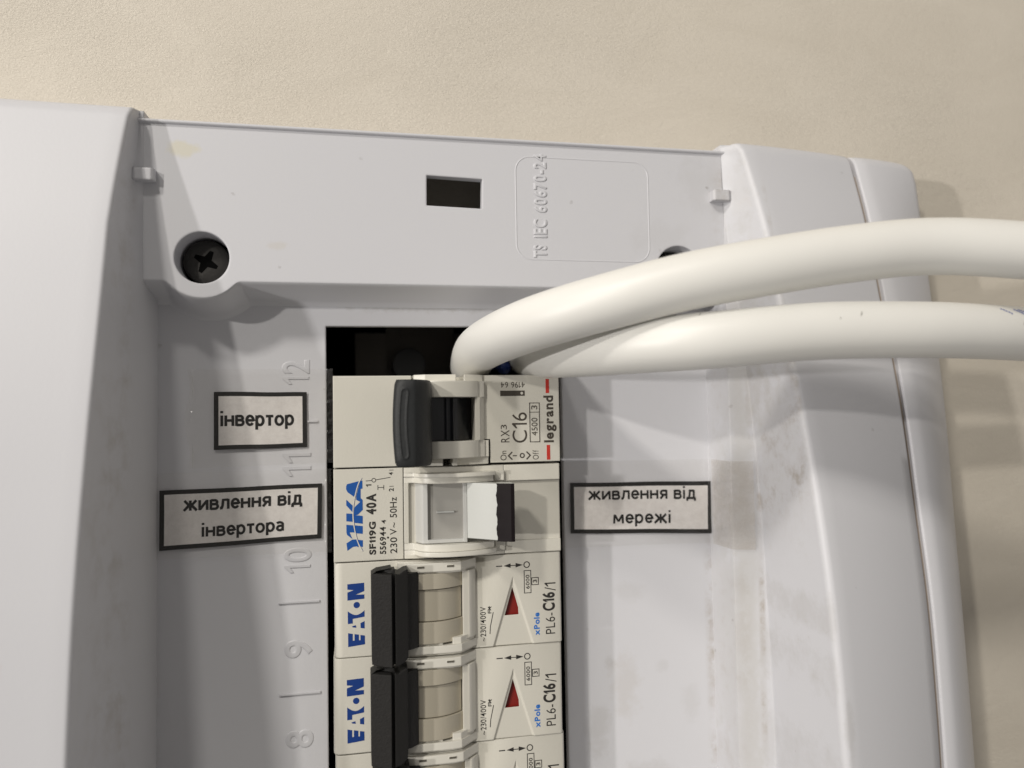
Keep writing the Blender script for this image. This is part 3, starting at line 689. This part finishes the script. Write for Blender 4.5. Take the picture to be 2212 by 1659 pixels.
# --- repeated breakers with black handles
def make_breaker():
    Y = -35.0
    t = thing('circuit_breaker', (22, Y-8.75, -38), 'C16 breaker with blue logo and black handle directly under the changeover switch', 'circuit breaker', 'breakers with black handles and red triangle windows')
    b = MB()
    # rounded left and right shoulders
    pl = [(0.0, -38), (0.0, 7.6), (0.25, 8.5), (0.9, 8.95), (1.6, 9.0), (13.6, 9.0), (13.6, -38)]
    b.prism_y(pl, Y-17.42, Y-0.08, M_body); b.box(13.61, 25.0, Y-17.4, Y-0.1, -38, 3.0, M_body)
    # right shoulder with triangular sunken field
    hh = 9.0; A = (33.8, Y-4.3); B_ = (29.75, Y-17.42); C_ = (37.85, Y-17.42)
    b.fill([(25.0, Y-17.42), B_, A, (37.85, Y-17.42), (43.2, Y-17.42), (43.2, Y-0.08), (25.0, Y-0.08)], [], hh, M_body) if False else None
    b.flat([(25.0, Y-17.42), B_, A, (33.8, Y-0.08), (25.0, Y-0.08)], hh, M_body)
    b.flat([A, C_, (42.9, Y-17.42), (42.9, Y-0.08), (33.8, Y-0.08)], hh, M_body)
    a2 = (33.8, Y-5.5); b2 = (30.15, Y-17.42); c2 = (37.45, Y-17.42)
    b.add([(*A, hh), (*B_, hh), (*b2, hh-0.35), (*a2, hh-0.35)], [(0, 1, 2, 3)], M_body)
    b.add([(*A, hh), (*C_, hh), (*c2, hh-0.35), (*a2, hh-0.35)], [(0, 1, 2, 3)], M_body)
    win = [(33.75, Y-6.4), (34.85, Y-10.4), (34.9, Y-11.7), (32.15, Y-11.75)]
    b.fill([a2, b2, c2], [win], hh-0.35, M_body)
    for i in range(4):
        p = win[i]; q = win[(i+1) % 4]; b.add([(*p, hh-0.35), (*q, hh-0.35), (*q, hh-1.3), (*p, hh-1.3)], [(0, 1, 2, 3)], M_red)
    b.add([(25.0, Y-17.42, 9), (B_[0], Y-17.42, 9), (b2[0], Y-17.42, 8.65), (c2[0], Y-17.42, 8.65), (C_[0], Y-17.42, 9), (42.9, Y-17.42, 9), (43.5, Y-17.42, 8.4), (43.65, Y-17.42, 7.6), (43.65, Y-17.42, -38), (25.0, Y-17.42, -38)], [tuple(range(10))], M_body)
    b.add([(25.0, Y-0.08, 9), (42.9, Y-0.08, 9), (43.5, Y-0.08, 8.4), (43.65, Y-0.08, 7.6), (43.65, Y-0.08, -38), (25.0, Y-0.08, -38)], [tuple(range(6))], M_body)
    b.grid([[(42.9, yy, 9.0), (43.3, yy, 8.8), (43.55, yy, 8.3), (43.65, yy, 7.6), (43.65, yy, -38)] for yy in (Y-17.42, Y-0.08)], M_body)
    # markings
    def ze(x, y): return (2.4+(x-213)*3.1/287.0, Y-3.9-(y-205)*11.6/1095.0)
    q = lambda pts, d=0.0: b.flat([ze(*p) for p in pts], P9+d, M_pblue2)
    q([(213, 212), (497, 200), (497, 290), (350, 325), (213, 305)]); q([(213, 355), (345, 312), (497, 262), (497, 345), (345, 405), (213, 420)], 0.01); q([(213, 400), (497, 405), (497, 478), (213, 495)], 0.02)
    cxy = ze(368, 582); b.disc(cxy[0], cxy[1], 0.58, P9, M_pblue2, 28)
    arc = [(217, 682)]+[(217+283*k/10, 682+72*math.sin(math.pi*k/10)) for k in range(1, 10)]+[(500, 680)]
    q(arc+[(500, 792), (300, 820), (300, 898), (217, 902)])
    q([(285, 945), (350, 930), (362, 975), (300, 965)]); q([(430, 900), (500, 868), (500, 998), (432, 985)])
    q([(220, 1060), (298, 1078), (298, 1200), (220, 1200)]); q([(328, 1082), (402, 1098), (402, 1200), (328, 1200)]); q([(428, 1105), (503, 1120), (503, 1200), (428, 1200)]); q([(220, 1195), (503, 1195), (503, 1272), (220, 1300)], 0.01)
    b.text("~230/400V", (27.3, 28.4, Y-16.3, Y-9.75), P9, M_print, 90, 0.003)
    b.ribbon([(29.15, Y-15.0), (29.25, Y-13.6), (29.85, Y-10.9)], 0.14, P9, M_print)
    for (p, q_) in (((28.85, -10.0), (29.4, -10.0)), ((28.85, -10.35), (28.85, -10.95)), ((29.1, -9.7), (29.15, -11.1)), ((28.8, -10.45), (29.5, -9.8)), ((28.85, -9.8), (29.4, -10.5)), ((28.8, -11.0), (29.5, -11.0))):
        b.ribbon([(p[0], Y+p[1]), (q_[0], Y+q_[1])], 0.13, P9+random.random()*0.02, M_print)
    yy = Y-2.2
    b.ribbon([(30.55, yy), (31.75, yy)], 0.2, P9, M_print); b.flat([(32.0, yy), (33.4, yy+0.42), (33.4, yy-0.42)], P9, M_print); b.flat([(35.85, yy+0.02), (34.4, yy+0.45), (34.4, yy-0.4)], P9, M_print)
    b.ribbon([(33.3, yy), (34.5, yy)], 0.14, P9+0.01, M_print); b.disc(36.6, yy+0.02, 0.64, P9, M_print, 28, 0.46)
    for (x0, x1, y0, y1) in ((36.0, 37.45, -7.7, -3.25), (37.5, 38.95, -6.2, -4.7)):
        for (a, c, e, f) in ((x0, x1, y0, y0+0.14), (x0, x1, y1-0.14, y1), (x0, x0+0.14, y0+0.14, y1-0.14), (x1-0.14, x1, y0+0.14, y1-0.14)): b.flat([(a, Y+e), (c, Y+e), (c, Y+f), (a, Y+f)], P9, M_print)
    b.text("6000", (36.35, 37.1, Y-6.85, Y-4.15), P9+0.01, M_print, 90, 0.012); b.text("3", (37.8, 38.6, Y-5.75, Y-5.15), P9+0.01, M_print, 90, 0.012)
    b.text("xPole", (37.85, 39.0, Y-15.9, Y-11.55), P9, M_plight, 90, 0.036)
    b.text("PL6-", (40.2, 42.1, Y-15.8, Y-11.75), P9, M_print, 90, -0.002); b.text("C16", (39.6, 42.15, Y-11.35, Y-7.75), P9, M_print, 90, 0.035); b.text("/1", (40.1, 42.35, Y-7.5, Y-5.9), P9, M_print, 90, -0.002)
    b.build('body', t)
    rw = MB(); rw.flat([(31.9, Y-12), (35.2, Y-12), (35.2, Y-6.2), (31.9, Y-6.2)], hh-1.1, M_red); rw.build('indicator_window', t)
    g = MB()
    top = [(11.5, 4), (11.5, 11.0), (13.4, 12.3), (15.0, 12.6), (21.5, 12.6), (23.3, 12.3), (25.9, 9.6), (26.6, 9.0), (26.6, 4)]
    # upper guard, lower guard, each with a moulded ledge and two slots painted as dark bars
    g.prism_y(top, Y-1.9, Y-0.25, M_cheek); g.prism_y([(a, c_-0.9 if c_ > 9.2 else c_) for a, c_ in top[:-1]]+[(26.3, 4)], Y-0.24, Y-0.1, M_cheek)
    g.prism_y([(a, c_-0.5 if c_ > 9.2 else c_) for a, c_ in top], Y-2.25, Y-1.92, M_cheek)
    g.prism_y(top, Y-16.9, Y-15.5, M_cheek); g.prism_y([(a, c_-0.8 if c_ > 9.2 else c_) for a, c_ in top[:-1]]+[(26.3, 4)], Y-17.4, Y-16.92, M_cheek)
    g.prism_y([(11.5, 4), (11.5, 10.6), (14.5, 11.9), (19.8, 12.0), (19.8, 4)], Y-15.49, Y-15.1, M_cheek)
    g.prism_y([(21.6, 4), (21.6, 12.1), (23.2, 12.0), (26, 9.3), (26, 4)], Y-15.49, Y-14.3, M_cheek)
    for (xa, ya) in ((15.1, -0.95), (20.6, -0.95)): g.prism_y([(xa, 12.0), (xa, 12.66), (xa+1.3, 12.66), (xa+1.3, 12.0)], Y+ya-0.17, Y+ya+0.17, M_slot)  # dark bars paint the slots' shade; nothing is cut
    g.prism_y([(23.75, 4), (23.75, 10.9), (24.9, 10.7), (24.9, 4)], Y-15.0, Y-2.27, M_body)
    g.prism_y([(24.92, 4), (24.92, 10.8), (25.5, 10.5), (26.5, 9.02), (26.5, 4)], Y-14.9, Y-2.27, M_cheek)
    g.build('toggle_guard', t)
    r = MB()
    def drum(cx_, ch, rad, a0, a1): return [(cx_+rad*math.cos(a), ch+rad*math.sin(a)) for a in [math.radians(a0+(a1-a0)*k/16) for k in range(17)]]
    e1 = drum(17.5, 3.4, 9.2, 42, 112); e2 = drum(17.5, 3.4, 8.75, 46, 112)
    r.prism_y(e1+[(14, 2), (24, 2)], Y-5.1, Y-2.27, M_barrel); r.prism_y(e1+[(14, 2), (24, 2)], Y-15.08, Y-11.15, M_barrel); r.prism_y(e2+[(14, 2), (22.6, 2)], Y-11.0, Y-5.3, M_barrel)
    r.build('toggle_barrel', t)
    h = MB()
    def slab(pts, hf, h0, m):
        n = len(pts); h.add([(p[0], p[1], h0) for p in pts]+[(p[0], p[1], hf(p[0])) for p in pts], [(i, (i+1) % n, n+(i+1) % n, n+i) for i in range(n)]+[tuple(range(n)), tuple(n+i for i in range(n))], m)
    slab([(6.65, Y-1.0), (8.0, Y-0.35), (10.25, Y-0.1), (10.25, Y-1.0), (8.6, Y-1.35)], lambda x: 15.4, 12.0, M_black) if False else None
    slab([(6.65, Y-1.1), (7.1, Y-0.95), (10.25, Y-1.2), (10.25, Y-17.45), (9.0, Y-17.3), (7.9, Y-17.1), (6.7, Y-16.8)], lambda x: 16.3+0.2*(x-6.65), 12.0, M_granular)
    # folded end wall that closes towards the next handle, with the hollow behind it
    h.add([(6.65, Y-1.1, 16.3), (7.6, Y-0.55, 15.6), (10.25, Y-0.2, 15.4), (10.25, Y-0.2, 12), (7.6, Y-0.55, 12), (6.65, Y-1.1, 12)], [(0, 1, 4, 5), (1, 2, 3, 4)], M_black)
    slab([(10.85, Y-1.1), (11.6, Y-1.25), (12.4, Y-0.75), (13.15, Y-0.5), (13.15, Y-16.2), (12.5, Y-16.9), (11.6, Y-17.3), (10.85, Y-17.4)], lambda x: 16.6-0.35*(x-10.85), 11.5, M_black)
    h.prism_y([(7.72, 12.6), (7.72, 14.0), (10.3, 15.2), (10.88, 15.2), (10.88, 12.6)], Y-17.45, Y-0.5, M_black)
    h.prism_y([(12.6, 9), (12.6, 14.4), (13.9, 13.9), (15.3, 12.5), (15.5, 9)], Y-15.4, Y-1.7, M_black)
    h.build('handle', t)
    return t
proto = make_breaker()
LB = ['C16 breaker with blue logo and black handle, second below the changeover switch',
      'lowest breaker, cut off by the bottom edge with only its arrow marks showing']
for k in range(2):
    c = proto.copy(); COL.objects.link(c); c.location = proto.location+W((-0.22, 0.05)[k], -17.5*(k+1)-(0.02, 0.06)[k], (0.12, -0.08)[k]); c.rotation_euler = (0, (0.002, -0.003)[k], 0); c['label'] = LB[k]
    for ch in list(proto.children):
        d = ch.copy(); COL.objects.link(d); d.parent = c

# ---------------------------------------------------------------- paper labels (stroke lettering)
def arcp(cx_, cy_, rx, ry, a0, a1, n=12): return [(cx_+rx*math.cos(math.radians(a0+(a1-a0)*k/n)), cy_+ry*math.sin(math.radians(a0+(a1-a0)*k/n))) for k in range(n+1)]
S2 = 0.095
GL = {
 'і': (0.25, [[(.125, 0), (.125, 1)], [(.125, 1.22), (.125, 1.42)]]),
 'н': (0.70, [[(.1, 0), (.1, 1)], [(.6, 0), (.6, 1)], [(.1, .52), (.6, .52)]]),
 'в': (0.66, [[(.1, 0), (.1, 1)], [(.1, .92), (.36, .92)]+arcp(.38, .735, .16, .185, 90, -90, 8)+[(.1, .55)], [(.1, .54), (.38, .54)]+arcp(.40, .31, .18, .23, 90, -90, 8)+[(.1, .08)]]),
 'е': (0.66, [[(.12, .52), (.56, .52)]+arcp(.34, .52, .235, .42, 0, 325, 22)]),
 'р': (0.68, [[(.1, -.36), (.1, 1)], arcp(.33, .5, .24, .42, 155, -155, 22)]),
 'т': (0.58, [[(.29, 0), (.29, .86)], [(.02, .92), (.56, .92)]]),
 'о': (0.70, [arcp(.35, .5, .255, .42, 90, 450, 26)]),
 'а': (0.62, [arcp(.27, .72, .23, .21, 150, 0, 10)+[(.5, .5), (.5, 0)], [(.5, .55), (.33, .55)]+arcp(.30, .31, .2, .24, 90, 270, 10)+[(.35, .08), (.5, .2)]]),
 'ж': (0.98, [[(.49, 0), (.49, 1)], [(.08, 1), (.40, .52), (.04, 0)], [(.90, 1), (.58, .52), (.94, 0)], [(.36, .52), (.62, .52)]]),
 'и': (0.72, [[(.1, 1), (.1, 0)], [(.62, 1), (.62, 0)], [(.12, .08), (.60, .92)]]),
 'л': (0.70, [[(.02, .07), (.12, .1), (.2, .35), (.24, .92), (.60, .92)], [(.60, 1), (.60, 0)]]),
 'я': (0.66, [[(.56, 0), (.56, 1)], [(.56, .92), (.32, .92)]+arcp(.30, .69, .18, .23, 90, 270, 8)+[(.56, .45)], [(.33, .44), (.08, 0)]]),
 'д': (0.76, [[(.18, .06), (.26, .4), (.28, .92), (.60, .92)], [(.60, 1), (.60, .06)], [(.02, .08), (.74, .08)], [(.07, .1), (.07, -.24)], [(.69, .1), (.69, -.24)]]),
 'м': (0.84, [[(.09, 0), (.13, 1)], [(.14, .96), (.42, .22)], [(.42, .22), (.70, .96)], [(.71, 1), (.75, 0)]]),
 ' ': (0.34, []),
}
def text_label(name, corners, lines, label, seed, border=0.85):
    """corners TL, TR, BR, BL in mm; lines = (text, u0, u1, v_base, v_xtop)"""
    TL, TR, BR, BL = corners
    def P(u, v): # v from the top
        x = (TL[0]*(1-u)+TR[0]*u)*(1-v)+(BL[0]*(1-u)+BR[0]*u)*v
        y = (TL[1]*(1-u)+TR[1]*u)*(1-v)+(BL[1]*(1-u)+BR[1]*u)*v
        y += 0.10*math.sin(u*7+seed)*(1-u)*u*4*0.6
        return x, y
    def H(u, v): return 0.46+0.08*math.sin(u*5+seed)+0.06*math.sin(v*6+u*3+seed)
    mb = MB(); nu, nv = 24, 12
    wdt = math.hypot(TR[0]-TL[0], TR[1]-TL[1]); hgt = math.hypot(BL[0]-TL[0], BL[1]-TL[1])
    mb.grid([[(*P(i/nu, j/nv), H(i/nu, j/nv)) for i in range(nu+1)] for j in range(nv+1)], M_paper)
    bu = border/wdt; bv = border/hgt
    def strip(pts, d=0.02):
        mb.grid([[(*P(u, v), H(u, v)+d) for (u, v) in row] for row in pts], M_frame)
    strip([[(i/nu, 0) for i in range(nu+1)], [(i/nu, bv) for i in range(nu+1)]]); strip([[(i/nu, 1-bv) for i in range(nu+1)], [(i/nu, 1) for i in range(nu+1)]])
    strip([[(u, bv+(1-2*bv)*j/nv) for u in (0, bu)] for j in range(nv+1)]); strip([[(u, bv+(1-2*bv)*j/nv) for u in (1-bu, 1)] for j in range(nv+1)])
    for (txt, u0, u1, vb, vt) in lines:
        tot = sum(GL[c][0] for c in txt)+0.06*(len(txt)-1); cur = 0; sc = (u1-u0)/tot; lift = 0.03
        xh = (vb-vt)*hgt; sx = sc*wdt
        for ch in txt:
            wch, strokes = GL[ch]
            for s_ in strokes:
                pts = []
                # subdivide in glyph space and offset for the stroke width in mm
                Q = [Vector(((cur+p[0])*sx, p[1]*xh)) for p in s_]; n = len(Q); wv = 0.255*xh; vs = []
                for i in range(n):
                    a = Q[max(0, i-1)]; c = Q[min(n-1, i+1)]; t = (c-a).normalized(); nn = Vector((-t.y, t.x)); k = 1.0
                    if 0 < i < n-1:
                        t1_ = (Q[i]-Q[i-1]).normalized(); k = 1/max(0.6, nn.dot(Vector((-t1_.y, t1_.x))))
                    for sgn in (1, -1):
                        q = Q[i]+nn*wv/2*k*sgn; u = u0+q.x/wdt; v = vb-q.y/hgt
                        vs.append((*P(u, v), H(u, v)+lift))
                mb.add(vs, [(2*i, 2*i+1, 2*i+3, 2*i+2) for i in range(n-1)], M_frame); lift += 0.0015
            cur += wch+0.06
    o = mb.build(name, None, ((TL[0]+BR[0])/2, (TL[1]+BR[1])/2, 0))
    tag(o, label, 'label', 'printed paper labels taped to the panel')
text_label('paper_label', [(-22.6, -2.6), (-5.3, -2.8), (-5.25, -13.6), (-22.6, -13.8)], [('інвертор', .065, .86, .595, .41)],
           'small black-framed paper label reading one word, left of the top breaker', 0.4)
text_label('paper_label', [(-32.3, -21.2), (-2.4, -20.8), (-2.6, -31.5), (-32.3, -32.5)], [('живлення від', .141, .872, .362, .19), ('інвертора', .25, .762, .815, .65)],
           'wide two-line black-framed paper label left of the changeover switch', 2.0)
text_label('paper_label', [(48.1, -22.4), (79.9, -23.0), (79.7, -34.3), (48.0, -32.9)], [('живлення від', .123, .884, .334, .165), ('мережі', .293, .706, .805, .63)],
           'two-line black-framed paper label right of the changeover switch', 3.6)

# ---------------------------------------------------------------- clear tape over the labels
def tape(corners_fn, nu, nv, label, dirty=None):
    mb = MB(); rows = [[corners_fn(i/nu, j/nv) for i in range(nu+1)] for j in range(nv+1)]
    k = int(nu*(dirty if dirty else 1))
    mb.grid([r[:k+1] for r in rows], M_tape)
    if dirty: mb.grid([r[k:] for r in rows], M_tapedirty)
    c = rows[nv//2][nu//2]
    o = mb.build('clear_tape', None, (c[0], c[1], 0), sharp=70); tag(o, label, 'adhesive tape', 'clear tape strips over the paper labels')
rnd = random.Random(3)
def crinkle(u, v, a): return a*(math.sin(u*61+v*17)*math.sin(v*43+u*9)+0.6*math.sin(v*95+u*31))
def tl1(u, v):
    x = -27.4+27.2*u+0.5*math.sin(v*9)*(1-u)*(1 if u < 0.03 else 0); y = 1.7-18.4*v-0.5*(1-u)*v
    ed = max(0, (u-0.955)/0.045); h = 0.78+0.05*math.sin(u*9+v*5)+crinkle(u, v, 0.16)*(ed > 0)
    return (x, y, h+1.6*ed+(0.3*abs(math.sin(v*38))*math.exp(-((u-0.035)/0.014)**2) if v < 0.62 else 0))
tape(tl1, 150, 120, 'clear tape strip over the small one-word label beside the top breaker')
def tl2(u, v):
    x = -33.3+32.7*u; y = -17.9-16.2*v; ed = max(0, (u-0.965)/0.035)
    return (x, y, 0.80+0.05*math.sin(u*8+v*4+1)+crinkle(u, v, 0.15)*(ed > 0)+1.3*ed)
tape(tl2, 60, 50, 'clear tape strip over the wide two-line label left of the switch')
RX = [(0, 46.4, 1.0), (0.12, 51, 0.75), (0.72, 78.2, 0.75), (0.765, 79.1, 1.1), (0.80, 79.5, 3.5), (0.86, 79.95, 9.45), (1.0, 84.2, 11.15)]
def tr(u, v):
    for (a, xa, ha), (b_, xb, hb) in zip(RX, RX[1:]):
        if u <= b_: t = (u-a)/(b_-a); break
    x = xa+(xb-xa)*t; h = ha+(hb-ha)*t+0.04*math.sin(u*9+v*5)
    if u < 0.10: h += crinkle(u, v, 0.03)
    h += 0.45*math.exp(-((u-0.715)/0.010)**2)*max(0, 1-v/0.3)*(0.6+0.4*math.sin(v*60))+0.22*math.exp(-((u-0.70-v*0.05)/0.012)**2)*max(0, 1-v/0.35)
    y0 = -17.9-0.4*u; y1 = -35.8-0.6*u
    return (x, y0+(y1-y0)*v, h)
tape(tr, 200, 80, 'clear tape strip over the right label, its far end grey with trapped dust', 0.78)

# ---------------------------------------------------------------- cables
c1_ = [(36, 4, -50), (31, 3.2, -24), (28.8, 4.7, -4), (28.6, 5.5, 9), (31.0, 6.6, 20.5), (36.0, 8.1, 30), (45.1, 10.3, 37.0), (56.5, 12.9, 41.5), (68.6, 15.0, 44.2), (83, 17.2, 45.8), (97.2, 18.5, 47.4), (111.5, 17.6, 50.5), (135, 15, 55), (180, 6, 60), (260, -20, 60)]
k1 = MB(); k1.tube(c1_, 4.68, M_cable, seg=40, n=10)
tag(k1.build('cable', None, (28, 4, 0), sharp=60), 'upper thick white cable curving out of the opening above the breakers', 'cable', 'thick white cables leaving the panel')
c2_ = [(46, 6, -50), (43, 5.8, -24), (41.2, 5.0, -6), (40.6, 4.3, 5), (41.6, 3.6, 16), (46, 3.25, 27), (53, 3.3, 36), (62, 3.6, 41.5), (77.8, 4.7, 44.6), (93.9, 4.9, 45.8), (108, 4.8, 45.0), (123.0, 4.4, 43.0), (150, 3.2, 41), (200, -2, 38), (270, -14, 36)]
k2 = MB(); path2 = k2.tube(c2_, 4.68, M_cable, seg=40, n=10)
# blue dotted ink on the sheath near the right edge
def surf(i, ang):
    p = path2[i]; t = (path2[i+1]-path2[i-1]).normalized(); a = (Vector((0, 1, 0))-t*t.y).normalized(); b_ = t.cross(a)
    nrm_ = a*math.cos(ang)+b_*math.sin(ang); return p+nrm_*4.70, t, nrm_
i0 = None
ink = [(0, 0.0), (.18, .1), (.36, .2), (.54, .3), (.72, .4), (.9, .5)]
base_i = 10*11
def inkdot(s_along, down, r=0.15):
    # s_along in mm from x = 117.6, down in mm from the top line of the sheath
    x = 109.8+s_along
    i = min(range(1, len(path2)-1), key=lambda j: abs(path2[j].x-x))
    p, t, n_ = surf(i, 0.0); ang = (1.3-down)/4.7
    # pick the direction that faces out of the wall
    q1 = surf(i, ang)[2]; q2 = surf(i, -ang)[2]; sg = 1 if q1.z > q2.z else -1
    p, t, n_ = surf(i, sg*abs(0.72+down/4.7)); p = p+t*(x-path2[i].x)
    u = t; v = n_.cross(t); m_ = 8
    k2.add([tuple(p+n_*0.03+(u*math.cos(2*math.pi*k/m_)+v*math.sin(2*math.pi*k/m_))*r) for k in range(m_)], [tuple(range(m_))], M_ink)
for j in range(9): inkdot(-0.5+j*0.36, 0.1+j*0.26, 0.19)
for (a, d) in [(6, 0.1), (6.35, .35), (6.7, .6), (7.05, .85), (7.4, 1.1), (7.75, 1.35), (7.0, 0.1), (7.4, .25), (7.8, .45), (8.2, .75), (8.5, 1.1), (8.5, 1.5), (8.2, 1.6), (9.2, .1), (9.6, .3), (9.9, .6), (10.3, .9), (10.6, 1.2), (11, 1.5), (10.4, .2), (10.8, .2), (11.2, .3), (11.6, .6)]: inkdot(a-3.6, d, 0.21)
def scuff(mb, path, x, ang, length, w_, m):
    i = min(range(1, len(path)-1), key=lambda j: abs(path[j].x-x) if path[j].z > 10 else 999)
    t = (path[i+1]-path[i-1]).normalized(); aa = (Vector((0, 1, 0))-t*t.y).normalized(); bb = t.cross(aa)
    if (aa*math.cos(ang)+bb*math.sin(ang)).z < (aa*math.cos(ang)-bb*math.sin(ang)).z: bb = -bb
    n_ = aa*math.cos(ang)+bb*math.sin(ang); v = n_.cross(t); p = path[i]+t*(x-path[i].x)+n_*4.72; d = (t*0.5+v).normalized(); e = n_.cross(d)
    mb.add([tuple(p-d*length/2), tuple(p+e*w_), tuple(p+d*length/2), tuple(p-e*w_)], [(0, 1, 2, 3)], m)
for (x, an, ln, w_) in ((59.5, 0.5, 1.3, 0.07), (83.0, 1.1, 1.2, 0.08), (79.5, 1.25, 0.5, 0.06), (112.5, 1.35, 1.1, 0.07)): scuff(k2, path2, x, an, ln, w_, M_slot)
tag(k2.build('cable', None, (38, 4, 0), sharp=60), 'lower thick white cable with blue ink marks near the right edge', 'cable', 'thick white cables leaving the panel')
wr = MB(); wr.tube([(30, 9, -34), (33.0, 4.5, -12), (34.6, 2.6, -4.5), (35.8, 2.3, -8), (37, 4, -34)], 1.5, M_wire, seg=16)
tag(wr.build('wire', None, (34, 2, -10), sharp=60), 'blue insulated wire glimpsed in the dark opening between the two cables', 'wire')
for o in bpy.data.objects:
    if '_o' in o: del o['_o']
